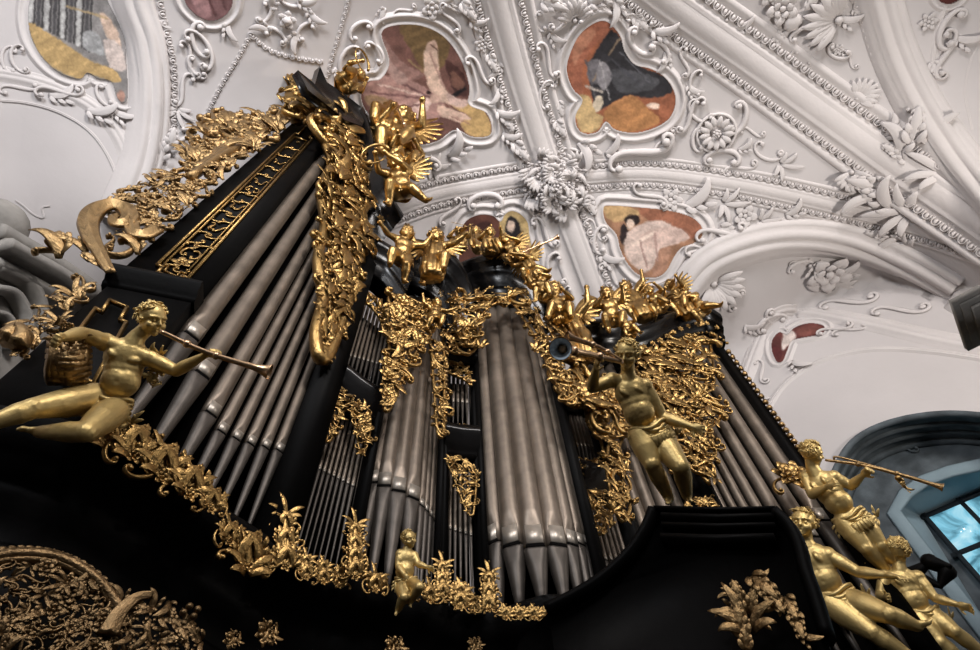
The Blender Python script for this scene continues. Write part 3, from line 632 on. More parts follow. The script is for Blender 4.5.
# splay and window
D2 = DN+.7
mb = MB(); H0 = [wpt(x, y, DN) for x, y in wr]
gl = [(921,516),(985,488),(1060,470),(1100,560),(1110,700),(1012,665)]
G0 = [wpt(x, y, D2) for x, y in gl]
A0 = resample(np.array(cat(np.array(H0), 4, True)), .12)
cg = np.mean(G0, 0)
GP = [G0[0], G0[1], G0[2], G0[3], G0[4], G0[5]]
B0 = []
Gl = resample(np.array(GP+[GP[0]]), .05)
for p in A0:
    v = p+WN*(D2-DN); j = np.argmin(np.linalg.norm(Gl-v, axis=1)); B0.append(Gl[j])
B0 = np.array(B0); n = len(A0); mb.add(np.vstack([A0, B0]), [(i, (i+1) % n, (i+1) % n+n, i+n) for i in range(n)])
o = obj('trim_42', mb, REVEAL, smooth=False); struct(o, 'pale blue splayed window reveal')
mb = MB(); p0 = wpt(898,509,DN); 
sweep(mb, [wpt(x, y, DN)-WN*.02 for x, y in ((1012,668),(960,600),(894,513),(906,494),(925,481),(950,472),(990,463))], WN, .12, .04, ROUND)
o = obj('trim_43', mb, REVEAL); struct(o, 'light rim of the window opening')
win = thing('window', 'leaded church window glowing pale blue in the dark niche', 'window', tuple(wpt(950,540,D2))); win.name = 'window_1'; win['kind'] = 'structure'
x0, y0 = 921., 516.
ex = wpt(985,488,D2)-wpt(921,516,D2); ex[2] = 0; eu = unit(ex); o0 = wpt(921,516,D2)
uw = .62; zh = .78
fr = MB(); ng = 0
for i in range(4):
    for j in range(5):
        mbp = MB(); c = o0+eu*(uw*(i+.5)+.05)-np.array([0, 0, zh*(j+.5)+.05])
        boxm(mbp, c, eu*(uw/2-.03), WN*.01, np.array([0, 0, zh/2-.03])); obj('pane', mbp, GLASS, win, False)
for i in range(5): boxm(fr, o0+eu*(uw*i+.05)-np.array([0, 0, 2.0]), eu*.035, WN*.05, np.array([0, 0, 2.05]))
for j in range(6): boxm(fr, o0+eu*1.3-np.array([0, 0, zh*j+.05]), eu*1.35, WN*.05, np.array([0, 0, .035]))
obj('window_frame', fr, IRON, win, False)
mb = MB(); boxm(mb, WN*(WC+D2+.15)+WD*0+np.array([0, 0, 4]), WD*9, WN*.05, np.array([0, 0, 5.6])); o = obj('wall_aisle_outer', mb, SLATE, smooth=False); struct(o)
# left wall with stone gallery arches
LD = unit(np.cross(LN, [0, 0, 1.]))
def lpt(px, py, off=0.0): return onplane(px, py, LN*(LC+off), LN)
mb = MB(); c = LN*LC; us = np.linspace(-10, 10, 60); zs = np.linspace(-1.6, 12.5, 60)
V = [LN*LC+LD*u+np.array([0, 0, z]) for u in us for z in zs]; VV = np.array(V)
above = (VV[:, 2] > vz(VV[:, 0]/np.maximum(VV[:, 2], .05), VV[:, 1]/np.maximum(VV[:, 2], .05))+.3) & (VV[:, 2] > 1)
Q = [[i*60+j, (i+1)*60+j, (i+1)*60+j+1, i*60+j+1] for i in range(59) for j in range(59) if not above[[i*60+j, (i+1)*60+j, (i+1)*60+j+1, i*60+j+1]].all()]
mb.add(V, Q); o = obj('wall_left', mb, VAULT, smooth=False, origin=(0, 0, 0)); struct(o, 'pale plaster side wall', 'wall')
mb = MB()
def lsw(pts, w, h, ring=ROUND6): sweep(mb, [lpt(x, y, -.75) for x, y in cat(pts, 6)], LN, w, h, ring)
lsw([(-15,232),(5,243),(40,262),(75,285),(95,302)], .16, .3); lsw([(-15,246),(5,257),(40,275),(75,298)], .12, .42); lsw([(-15,262),(30,285),(60,303)], .10, .2)
lsw([(-10,268),(8,272),(24,284),(34,305),(36,330)], .09, .2); lsw([(-10,288),(8,292),(18,303),(25,322),(24,345)], .07, .14)
lsw([(-10,312),(4,316),(12,330),(10,350)], .05, .1)
pl = [(-15,228),(5,238),(55,268),(100,305),(90,420),(-30,420)]
P = [lpt(x, y, -.66) for x, y in pl]; q0 = P[0]; prism(mb, [(float(np.dot(p-q0, LD)), float(p[2]-q0[2])) for p in P], q0, LD, (0, 0, 1), .8, LN)
o = obj('trim_44', mb, STONE); struct(o, 'grey stone cornice with round blind arches at the left edge')
mb = MB(); 
sphere(mb, lpt(-10,228,-.6), (.4, .4, .5), 16, 10); o = obj('trim_45', mb, STONE); struct(o, 'dark round opening at the left edge')
# pier capital at the right edge
mb = MB(); cp = at(992, 292, 7.6)
z = cp[2]-.08; cx = cp+np.array([.32, .1, 0])
for w, h in ((.14, .03), (.2, .03), (.26, .05), (.33, .03), (.38, .06)):
    boxm(mb, (cx[0], cx[1], z+h/2), WN*w, WD*w, np.array([0, 0, h/2])); z += h
o = obj('trim_46', mb, STONE, smooth=False); struct(o, 'grey stone pier capital cut by the right edge')
cx = cx+R3[:, 0]*2.2; mb = MB(); boxm(mb, (cx[0], cx[1], (cp[2]-.25-1.6)/2), WN*.14, WD*.14, np.array([0, 0, (cp[2]-.25+1.6)/2])); o = obj('trim_47', mb, STONE, smooth=False); struct(o, 'stone pier shaft')
# floor
mb = MB(); boxm(mb, (2, 2, -1.65), (14, 0, 0), (0, 14, 0), (0, 0, .05)); o = obj('floor', mb, mat('dark_gallery_floor', (.10, .085, .07), .6, noise=2), smooth=False); struct(o)
# ------------------------------------------------------------------ organ: plan of the front
def PL(k, py): q = onz(*kpx(k, py), U); return np.array([q[0], q[1]])
def PR(k, y): return np.array([xfork(k, y*U), y*U])
class Sec:
    def __init__(s, p0, p1, bulge=0.0):
        s.p0 = p0; s.p1 = p1; d = p1-p0; s.L = np.linalg.norm(d); s.d = d/s.L
        n = np.array([s.d[1], -s.d[0]])
        if np.dot(n, -(p0+p1)) < 0: n = -n
        s.n = n; s.b = bulge; s.n3 = np.array([n[0], n[1], 0])
    def pt(s, t, off=0.0):
        return s.p0+s.d*s.L*t+s.n*(off+s.b*4*t*(1-t))
    def nt(s, t):
        m = s.n-s.d*(s.b*4*(1-2*t))/s.L; return m/np.linalg.norm(m)
    def at(s, t, row, off=0.0):
        p = s.pt(t, off); return np.array([p[0], p[1], zrow(p[0], p[1], row)])
    def mp(s, off=0.15):
        q = np.array([*(s.pt(.5, off)), 0.])
        def f(px, py):
            p = onplane(px, py, q, s.n3); e = onplane(px+1, py, q, s.n3); g = onplane(px, py+1, q, s.n3)
            return p, s.n3, math.sqrt(np.linalg.norm(e-p)*np.linalg.norm(g-p))
        return f
LW = Sec(PL(-.80, 436), PL(-.335, 547)); LF = Sec(PL(-.292, 563), PL(-.192, 580)); LS = Sec(PL(-.178, 590), PL(-.036, 612), .16)
IF = Sec(PL(-.028, 614), PL(.037, 617)); CT = Sec(PL(.048, 618), PL(.232, 612), .22)
RI = Sec(PR(.240, 1.40), PR(.305, 1.42)); RS = Sec(PR(.325, 1.42), PR(.44, 1.38), .14); RF = Sec(PR(.45, 1.36), PR(.485, 1.33)); RW = Sec(PR(.495, 1.30), PR(.695, 1.10))
# left pilaster board
PNL = Sec(PL(-1.14, 414), PL(-.83, 432))
ORD = ['first','second','third','fourth','fifth','sixth','seventh','eighth','ninth','tenth','eleventh','twelfth']

def pipe(name_field, adj, idx, x, y, z0, zm, z1, d, n, group):
    t = thing('organ_pipe', '%s tin pipe, %s from left in the %s' % (adj, ORD[idx], name_field), 'organ pipe', (x, y, z0), group)
    r = d/2; n = np.asarray(n); s = np.array([-n[1], n[0]]); m = 20
    ang = np.linspace(0, 2*math.pi, m, endpoint=False); cs, sn = np.cos(ang), np.sin(ang)
    def tube(zs, rs, flat):
        V = []
        for z, rr, f in zip(zs, rs, flat):
            u = cs*rr; v = sn*rr; u = np.minimum(u, rr*f)
            V.append(np.stack([x+u*n[0]+v*s[0], y+u*n[1]+v*s[1], np.full(m, z)], 1))
        k = len(zs); a = np.arange(m); Q = [np.stack([i*m+a, i*m+(a+1) % m, (i+1)*m+(a+1) % m, (i+1)*m+a], 1) for i in range(k-1)]
        V = np.vstack(V); mb = MB(); c0 = len(V); V = np.vstack([V, [x, y, zs[0]], [x, y, zs[-1]]])
        T = [(c0, (j+1) % m, j) for j in range(m)]+[(c0+1, (k-1)*m+j, (k-1)*m+(j+1) % m) for j in range(m)]
        mb.add(V, np.vstack(Q), T); return mb
    zf = zm-.12*d
    zs = [z0, z0+.3*(zf-z0), z0+.7*(zf-z0), zf-1.1*d, zf-.6*d, zf-.3*d, zf-.02, zf]
    zs = sorted(zs); rs = [max(r*.2, r*(.22+.78*(z-z0)/(zf-z0))) for z in zs]
    fl = [1 if z < zf-1.0*d else 1-.3*(z-(zf-1.0*d))/(1.0*d) for z in zs]
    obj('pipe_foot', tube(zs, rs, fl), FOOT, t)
    zs = [zm, zm+.9*d, zm+1.15*d, zm+1.5*d, zm+1.55*d+.01, (zm+z1)/2, z1-.02, z1, z1+.001]; rs = [r]*7+[r*.9, r*.86]
    fl = [.70, .70, .8, .98, 1, 1, 1, 1, 1]
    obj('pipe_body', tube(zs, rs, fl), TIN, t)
    mb = MB(); c = np.array([x, y, 0])+np.array([n[0], n[1], 0])*r*.72; w = r*.66
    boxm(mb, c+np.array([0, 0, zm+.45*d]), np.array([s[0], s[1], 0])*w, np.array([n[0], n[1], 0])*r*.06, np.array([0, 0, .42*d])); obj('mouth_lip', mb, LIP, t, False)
    mb = MB(); boxm(mb, c*np.array([1, 1, 0])+np.array([0, 0, zm-.06*d])-np.array([n[0], n[1], 0])*r*.2, np.array([s[0], s[1], 0])*w*1.1, np.array([n[0], n[1], 0])*r*.2, np.array([0, 0, .07*d])); obj('mouth_slit', mb, DARK, t, False)
    return t
def rank(sec, field, adj, ts, ds, mrows, top_rows, group, brow=None, off=-.12, z0=None):
    # ts: position along the section, ds: diameters (m), rows interpolate over t
    for i, (t, d) in enumerate(zip(ts, ds)):
        p = sec.pt(t, off); zb = U-.04 if brow is None else zrow(p[0], p[1], np.interp(t, [0, 1], brow))
        if z0 is not None: zb = z0
        tt = np.linspace(0, 1, len(mrows)); zm = zrow(p[0], p[1], np.interp(t, tt, mrows)); tt = np.linspace(0, 1, len(top_rows)); z1 = zrow(p[0], p[1], np.interp(t, tt, top_rows))
        pipe(field, adj, i, p[0], p[1], zb, zm, z1, d, sec.nt(t), group)
def tk(sec, k, off=-.12):             # parameter t on the section whose vertical has slope k
    lo, hi = -.2, 1.2
    for _ in range(40):
        m = (lo+hi)/2; p = sec.pt(m, off); q = proj((p[0], p[1], U*1.3)); kk = (q[0]-ZX)/(q[1]-ZY)
        if kk < k: lo = m
        else: hi = m
    return (lo+hi)/2
def diam(sec, ts, f=.8):
    out = []
    for i in range(len(ts)):
        g = []
        if i > 0: g.append(ts[i]-ts[i-1])
        if i < len(ts)-1: g.append(ts[i+1]-ts[i])
        out.append(sum(g)/len(g)*sec.L*f)
    return out
def R_(sec, ks, *a, f=.8, dl=None, **k):
    ts = [tk(sec, q) for q in ks]; ds = diam(sec, ts, f) if dl is None else dl; rank(sec, a[0], a[1], ts, ds, *a[2:], **k)
R_(LW, [-.755,-.655,-.575,-.528,-.487,-.451,-.416,-.384,-.354], 'left great tower', 'leaning grey', [328,350,400,432,444,450,456], [128,150,190,220,240], 'pipes of the left great tower', f=.76)
R_(LF, list(np.linspace(-.284, -.198, 9)), 'lower left flat', 'slender', [467,489], [395,408], 'lower pipes of the left flat', f=.74)
R_(LS, [-.168,-.145,-.118,-.091,-.072,-.062,-.053,-.045], 'left small tower', 'long', [484,490,498,508,522], [300,300,306,312], 'pipes of the left small tower', dl=[.17,.18,.18,.17,.09,.08,.07,.065])
R_(IF, list(np.linspace(-.024, .033, 7)), 'lower flat left of the centre tower', 'thin', [527,538], [450,455], 'lower pipes left of the centre tower', f=.74)
R_(CT, [.066,.099,.136,.172,.197,.213,.224], 'centre tower', 'tall broad', [544,548,550,548,545], [296,292,292,300,316], 'pipes of the centre tower', dl=[.21,.225,.235,.22,.17,.13,.10])
R_(RI, list(np.linspace(.245, .30, 7)), 'lower flat right of the centre tower', 'thin', [560,562], [490,492], 'lower pipes right of the centre tower', f=.7)
R_(RS, [.338,.362,.39,.418], 'right small tower', 'dim', [560,556], [360,362], 'pipes of the right small tower', dl=[.16,.17,.17,.15])
R_(RF, [.455,.467,.479], 'narrow flat beside the right tower', 'thin', [540,540], [505,508], 'pipes of the narrow right flat', f=.7)
R_(RW, [.503,.522,.543,.567,.597,.633,.672], 'right great tower', 'slanting dark', [580,560,520], [350,345,345], 'pipes of the right great tower', f=.72)
R_(LF, list(np.linspace(-.300, -.200, 9)), 'upper left flat', 'short', [356,366], [300,312], 'upper pipes of the left flat', f=.74, brow=(374,396))
R_(IF, list(np.linspace(-.022, .032, 6)), 'upper flat left of the centre tower', 'short', [402,404], [362,364], 'upper pipes left of the centre tower', f=.74, brow=(426,428))
R_(RI, list(np.linspace(.240, .295, 8)), 'upper flat right of the centre tower', 'short', [444,448], [408,410], 'upper pipes right of the centre tower', f=.72, brow=(464,466))

# ------------------------------------------------------------------ organ case
def bay(label, sec): 
    p = sec.pt(.5); return thing('organ_case_bay', label, 'organ case', (p[0], p[1], U-.05))
def slab(mb, sec, t0, t1, r0, r1, off0, off1, rb0=None, rb1=None):
    # upright board between parameters t0,t1; z from rows (bottom rows r0 at t0,r1 at t1) or numbers
    a = sec.pt(t0, off0); b = sec.pt(t1, off0); c = sec.pt(t1, off1); d = sec.pt(t0, off1)
    V = []
    for z0, z1 in ((0, 0),):
        zb0, zb1 = r0; zt0, zt1 = r1
    V = [(a[0], a[1], zb0), (b[0], b[1], zb1), (c[0], c[1], zb1), (d[0], d[1], zb0), (a[0], a[1], zt0), (b[0], b[1], zt1), (c[0], c[1], zt1), (d[0], d[1], zt0)]
    mb.add(V, [(0, 1, 2, 3), (7, 6, 5, 4), (0, 4, 5, 1), (1, 5, 6, 2), (2, 6, 7, 3), (3, 7, 4, 0)])
def zr(sec, t, row, off=0.): p = sec.pt(t, off); return zrow(p[0], p[1], row)
CORN = [(-.3,0),(0,0),(.06,.02),(.08,.10),(.14,.12),(.15,.22),(.24,.27),(.30,.33),(.32,.44),(.42,.47),(.47,.56),(.48,.66),(.40,.72),(-.3,.74),(-.3,0)]
SMALL = [(-.12,0),(0,0),(.03,.03),(.04,.06),(.09,.09),(.10,.15),(.13,.17),(.13,.22),(-.12,.24),(-.12,0)]
def cornice(mb, pts, prof, sc=1.0, away=None, steps=6):
    P = cat(np.array(pts), steps); T = unit(np.gradient(P, axis=0)); S = np.cross(T, np.array([0, 0, 1.])); S = unit(S)
    m = P.mean(0)
    if np.mean(S @ (-(m*np.array([1, 1, 0])))) < 0: S = -S
    N = np.broadcast_to(np.array([0, 0, 1.]), P.shape)
    # mitre at strong turns
    open_sweep(mb, P, S, N, [(a*sc, h*sc) for a, h in prof])
    n = len(prof)
    for e in (0, -1):
        c = P[e]; V = [c+S[e]*a*sc+N[e]*h*sc for a, h in prof[:-1]]; mb.add(V+[np.mean(V, 0)], None, [(i, (i+1) % (n-1), n-1) for i in range(n-1)])
    return P, S
def rosettes(P, S, sc, up, out, parent, n=None, step=.28, size=.13, kind='fl'):
    Q = resample(P, step)
    for q in Q[1:-1]:
        i = np.argmin(np.linalg.norm(P-q, axis=1)); mb = MB()
        mb.put(TP[kind], frame(q+S[i]*out+np.array([0, 0, up]), unit(S[i]+np.array([0, 0, -.35])), 0, size)); obj('rosette', mb, GOLD, parent)
def post(b, sec, t0, t1, row_top, off=(.1, -.35), name='post', zb=None, m=None):
    mb = MB(); zt = zr(sec, (t0+t1)/2, row_top) if row_top is not None else U*3
    z = U-.05 if zb is None else zb
    slab(mb, sec, t0, t1, (z, z), (zt, zt), off[0], off[1]); return obj(name, mb, m or BLACK, b, False)
def back(b, sec, rt0, rt1, t0=-.05, t1=1.05, off=-.55):
    mb = MB(); slab(mb, sec, t0, t1, (U-.05, U-.05), (zr(sec, t0, rt0)+.1, zr(sec, t1, rt1)+.1), off, off-.05); obj('back_board', mb, DARK, b, False)
def rim(mb, pts, mp, w, closed=True, n=4, h=1.0):
    P = np.array([mp(x, y)[0] for x, y in cat(pts, n, closed)]); nn = mp(*pts[0])[1]; sc = mp(*pts[0])[2]
    sweep(mb, P+nn*w*sc*.4, nn, w*sc, w*sc*h, ROUND6, closed)
def screen(b, sec, poly, seed, spacing=7, size=12, off=.16, kinds=('c','s','ac','cu','sp','c2','s2','cu','ac'), m=None, edge=1.1, name='carved_screen', flow=None, label=None):
    mb = MB(); mp = sec.mp(off); carve(mb, poly, mp, spacing, size, kinds, seed, flow, 1.1, .35)
    if edge: rim(mb, poly, mp, edge)
    o = obj(name, mb, m or GOLD, b)
    if label: o['label'] = label
    return o

# --- left great tower
b = bay('black case of the left great tower with gilded pipe shade and curved cornice', LW)
back(b, LW, 120, 235, -.08, 1.02); post(b, LW, tk(LW, -.345, .1), 1.10, 236, (.12, -.5)); 
LWt = [(tk(LW, k, .1), r) for k, r in ((-.80,129),(-.70,142),(-.587,165),(-.50,188),(-.446,205),(-.39,222),(-.30,246))]
pts = [LW.at(t, r, .1) for t, r in LWt]; mb = MB()
p_ = PNL.at(0.02, 116, .1); 
P, S = cornice(mb, pts, CORN, .95); obj('cornice', mb, LACQ, b); rosettes(P, S, 1, .18, .2, b, step=.26, size=.16)
mb = MB(); cornice(mb, [p+np.array([0, 0, .62])-np.array([LW.n[0], LW.n[1], 0])*.05 for p in pts], SMALL, 2.0); obj('crown_moulding', mb, LACQ, b)
mb = MB()
for q in resample(P, .09): mb.put(TP['ba'], frame(q+LW.n3*.04-np.array([0, 0, .03]), LW.n3, 0, .055))
obj('bead_row', mb, GOLD, b)
pshade = [(334,130),(344,140),(350,165),(354,205),(364,238),(355,266),(346,303),(333,342),(324,360),(316,356),(314,330),(321,300),(316,262),(323,225),(319,190),(330,165),(323,140)]
screen(b, LW, pshade, 3, 5.5, 16, .17, kinds=('cu','ac','sp','c','s','cu','cu','ac'), flow=1.4, edge=1.6, name='pipe_shade', label='gilded carved shade draped beside the leaning pipes')
mb = MB(); mp = LW.mp(.15)
for x, y, s, a in [(346,150,28,1.4),(336,180,34,1.5),(345,200,30,1.3),(332,225,34,1.5),(350,232,30,1.3),(340,262,34,1.5),(326,290,30,1.5),(344,290,26,1.3),(330,330,28,1.4)]:
    p, n, sc = mp(x, y); mb.put(TP['ac'], frame(p, n, a+1.57, s*sc, s*sc*1.0))
obj('acanthus_leaf', mb, GOLD, b)
# --- pilaster board with tracery
b = bay('tall black pilaster board with gilded strapwork panel at the left edge of the organ', PNL)
mb = MB(); zb = [zr(PNL, 0, 262), zr(PNL, 1, 296)]; zt = [zr(PNL, 0, 150), zr(PNL, 1, 124)]; zL = min(zb); zT = max(zt)
slab(mb, PNL, -.05, 1.0, (zL, zL), (zT, zT), .02, -.5); obj('pilaster_board', mb, BLACK, b, False)
mb = MB(); cornice(mb, [(*PNL.pt(-.10, .0), zL-.12), (*PNL.pt(.5, 0), zL-.12), (*PNL.pt(1.04, .0), zL-.12)], SMALL, .9, steps=2); obj('ledge', mb, BLACK, b)
mb = MB(); slab(mb, PNL, -.03, 1.0, (U-.3, U-.3), (zL, zL), .0, -.5); obj('pedestal_board', mb, BLACK, b, False)
mp = PNL.mp(.03)
def bez(a, b_, n=2): return [tuple(np.array(a)+(np.array(b_)-np.array(a))*i/n) for i in range(n)]
def gframe(corners, w, notch):
    mb = MB(); pp = np.array([mp(*c)[0] for c in corners]); sc = mp(*corners[0])[2]
    for i in range(len(pp)):
        p, q = pp[i], pp[(i+1) % len(pp)]; d = unit(q-p); s = np.cross(d, PNL.n3)
        boxm(mb, (p+q)/2+PNL.n3*.015, (q-p)/2+d*w*sc*.5, s*w*sc*.5, PNL.n3*.02)
    return mb
def lerp(a, b_, t): return (a[0]+(b_[0]-a[0])*t, a[1]+(b_[1]-a[1])*t)
A, B_, C_, D_ = (152,272), (183,286), (322,129), (306,124)     # panel corners bl, br, tr, tl
def pq(u, v):                         # u across, v along
    lo = lerp(A, B_, u); hi = lerp(D_, C_, u); vv = v; return lerp(lo, hi, vv)
outer = [pq(.18,0),pq(.82,0),pq(.82,.035),pq(1,.035),pq(1,.93),pq(.82,.93),pq(.82,1),pq(.18,1),pq(.18,.93),pq(0,.93),pq(0,.035),pq(.18,.035)]
obj('gilded_frame', gframe(outer, 1.8, 0), GOLD, b, False)
inner = [pq(.30,.02),pq(.70,.02),pq(.70,.05),pq(.86,.05),pq(.86,.91),pq(.14,.91),pq(.14,.05),pq(.30,.05)]
obj('gilded_inner_frame', gframe(inner, .7, 0), GOLD, b, False)
mb = MB()
for i, (v, k, a, f) in enumerate([(.10,'fl5',0,1.2),(.06,'c2',0,.8),(.16,'c2',1.57,1),(.22,'s2',.3,1),(.20,'ac',1.5,.8),(.28,'c2',0,.9),(.33,'s2',1.2,.9),(.37,'c2',3.14,.9),(.42,'c2',0,.9),(.47,'s2',1.4,.9),(.50,'c2',3.1,.9),(.55,'s2',.2,.85),(.58,'c2',1.6,.85),(.63,'s2',1.5,.85),(.67,'s2',0,.85),(.72,'c2',0,.8),(.76,'s2',1.3,.8),(.80,'c2',3.1,.8),(.85,'s2',.4,.8),(.89,'ac',1.5,.6)]):
    for du in ((-.16, .16) if k in ('c2', 's2') else (0,)):
        x, y = pq(.5+du, v); p, n, sc = mp(x, y); w = np.linalg.norm(mp(*pq(.86, v))[0]-mp(*pq(.14, v))[0])
        M = frame(p, n, a+1.57, w*.70*f, w*.5)
        if du > 0: M[:3, 1] *= -1
        mb.put(TP[k], M)
obj('strapwork', mb, GOLD, b)
A, B_, C_, D_ = (50,372), (88,396), (133,312), (104,300)
outer = [pq(.2,0),pq(.8,0),pq(.8,.12),pq(1,.12),pq(1,.85),pq(.8,.85),pq(.8,1),pq(.2,1),pq(.2,.85),pq(0,.85),pq(0,.12),pq(.2,.12)]
obj('gilded_frame', gframe(outer, 2.6, 0), GOLD, b, False)
# carvings on the outer side of the pilaster
WG = Sec(PNL.p0+np.array([-2.2, .55]), PNL.p0, 0)
mb = MB(); mp = WG.mp(.02)
carve(mb, [(110,208),(150,180),(190,172),(225,170),(205,196),(160,232),(140,250),(120,240)], mp, 6, 15, ('cu','ac','c','s','fl','s2'), 8, None, 1.2)
o = obj('side_carving', mb, GOLDD, b); o['label'] = 'gilded foliage climbing the outer side of the board'
mb = MB()
carve(mb, [(182,160),(198,138),(215,122),(255,124),(280,115),(300,112),(285,130),(262,150),(240,168),(215,178),(195,175)], mp, 6, 16, ('sp','ac','cu','c','s','c2'), 9, .5, 1.2)
for q in ((190,186,250,150),(196,178,262,140),(205,168,272,132),(215,124,262,128),(218,130,266,134)):
    P = np.array([mp(x, y)[0]+WG.n3*.1 for x, y in cat([(q[0],q[1]),((q[0]+q[2])/2,(q[1]+q[3])/2-3),(q[2],q[3])], 5)]); sweep(mb, P, WG.n3, .05, .07, ROUND6)
o = obj('side_carving', mb, GOLDD, b); o['label'] = 'wing shaped gilded carving high on the outer side'
mb = MB()
vol = [(112,283),(100,262),(92,246),(90,232),(98,221),(112,216),(126,219),(131,227),(126,234),(117,234),(114,228),(119,225)]
P = np.array([mp(x, y)[0]+WG.n3*.1 for x, y in cat(vol, 6)]); W = np.interp(np.linspace(0, 1, len(P)), [0, .3, .7, 1], [.04, .10, .08, .03]); sweep(mb, P, WG.n3, W, W*1.3, LEAF)
vol2 = [(131,232),(136,244),(146,246),(158,240)]
P = np.array([mp(x, y)[0]+WG.n3*.1 for x, y in cat(vol2, 6)]); sweep(mb, P, WG.n3, .07, .1, LEAF)
for x, y, s, a, k in [(66,252,34,0,'cu'),(48,254,18,2,'c2'),(58,247,24,.3,'ac'),(84,250,24,.5,'cu'),(96,268,26,1.2,'ac'),(122,252,26,.2,'c'),(110,246,20,0,'s'),(140,250,24,.1,'cu')]:
    p, n, sc = mp(x, y); mb.put(TP[k], frame(p, n, a, s*sc, s*sc*1.4))
o = obj('volute_bracket', mb, GOLDD, b); o['label'] = 'big gilded volute bracket with a leaf'
mb = MB(); carve(mb, [(15,352),(40,315),(75,290),(88,285),(82,300),(60,318),(40,345),(22,362)], mp, 8, 20, ('sp','ac','cu','s'), 12, .7, 1.3)
P = np.array([mp(x, y)[0]+WG.n3*.1 for x, y in cat([(8,352),(20,344),(26,350),(20,358)], 5)]); sweep(mb, P, WG.n3, .06, .08, ROUND6)
o = obj('side_carving', mb, GOLDD, b); o['label'] = 'gilded spray of leaves low on the outer edge'
# crown ornament at the very top left
mb = MB(); mpc = PNL.mp(.25)
carve(mb, [(283,110),(296,92),(302,76),(312,76),(322,96),(332,118),(322,132),(305,122),(292,122)], mpc, 6, 16, ('cu','ac','c','s','cu'), 21, 1.0, 1.5, .5)
o = obj('crown_carving', mb, GOLD, b); o['label'] = 'gilded leaf crest at the tip of the left tower'
mb = MB(); lw = LW.mp(.5)
for pl, th in (([(298,70),(308,78),(315,84),(320,66),(327,82),(346,95),(368,112),(362,126),(345,120),(326,104),(308,90)], .14),):
    P = [lw(x, y)[0] for x, y in pl]; e1 = np.array([LW.d[0], LW.d[1], 0]); q0 = P[0]
    prism(mb, [(float(np.dot(p-q0, e1)), float(p[2]-q0[2])) for p in P], q0, e1, (0, 0, 1), th, -LW.n3)
o = obj('horned_crown', mb, LACQ, b, False)

def flat_bay(label, sec, rows_c, rail, post_l, post_r, ctop, sc=.6):
    b = bay(label, sec); back(b, sec, rows_c[0], rows_c[1])
    for t in (post_l, post_r):
        if t is not None: post(b, sec, t[0], t[1], t[2])
    if rail:
        mb = MB(); pts = [sec.at(t, r, .02) for t, r in ((-.05, rail[0]), (.5, (rail[0]+rail[1])/2+rail[2]), (1.05, rail[1]))]
        cornice(mb, pts, SMALL, 1.5); cornice(mb, [p+np.array([0, 0, .2]) for p in pts], SMALL, 1.0); obj('middle_rail', mb, LACQ, b)
        mb = MB(); slab(mb, sec, -.02, 1.02, (pts[0][2], pts[-1][2]), (pts[0][2]+.34, pts[-1][2]+.34), .0, -.5); obj('rail_board', mb, BLACK, b, False)
    mb = MB(); pts = [sec.at(t, r, .05) for t, r in ctop]; P, S = cornice(mb, pts, CORN, sc); obj('cornice', mb, LACQ, b)
    return b, P, S
# --- left flat
b, P, S = flat_bay('black flat of short and long pipes right of the left great tower', LF, (285,305), (396,424,2), (-.16,-.01,280), (1.0,1.14,300), [(-.3,272),(.2,280),(.6,291),(1.1,309)], .75)
screen(b, LF, [(352,292),(362,292),(376,303),(387,322),(385,334),(379,318),(368,305),(354,300)], 31, 5, 11, .08)
screen(b, LF, [(333,390),(350,394),(352,408),(341,414),(331,440),(324,436)], 32, 5, 12, .08, label='left gilded corner shade over the long pipes')
screen(b, LF, [(354,404),(368,410),(369,436),(361,456),(356,430)], 33, 5, 12, .08, label='right gilded corner shade over the long pipes')
# --- left small tower
b = bay('black rounded case of the left small tower with gilded screen', LS); back(b, LS, 280, 310)
post(b, LS, -.14, -.02, 285); post(b, LS, 1.02, 1.14, 320)
pts = [LS.at(t, r, .08) for t, r in ((-.12,276),(.15,279),(.4,284),(.65,292),(.85,303),(1.1,325))]; mb = MB(); P, S = cornice(mb, pts, CORN, .9); obj('cornice', mb, LACQ, b); rosettes(P, S, 1, -.12, .06, b, step=.24, size=.15)
mb = MB(); cornice(mb, [p-np.array([0, 0, .25]) for p in pts], SMALL, .8); slab(mb, LS, 0, 1, (pts[0][2]-.25, pts[-1][2]-.25), (pts[0][2], pts[-1][2]), .05, -.3); obj('frieze', mb, LACQ, b)
screen(b, LS, [(391,297),(430,310),(436,326),(421,345),(407,369),(397,392),(389,410),(384,408),(385,379),(389,345)], 34, 5.5, 14, .28, kinds=('c','s','cu','c2','s2','ac','fl5'))
screen(b, LS, [(431,346),(443,350),(444,392),(443,434),(437,432),(434,392)], 35, 5, 10, .2, kinds=('c2','s2','fl5','cu'))
mb = MB(); P = np.array([LS.at(-.02, r, .16) for r in np.linspace(300, 400, 26)])
for q in P: mb.put(TP['ba'], frame(q, LS.n3, 0, .07))
obj('bead_string', mb, GOLDD, b)
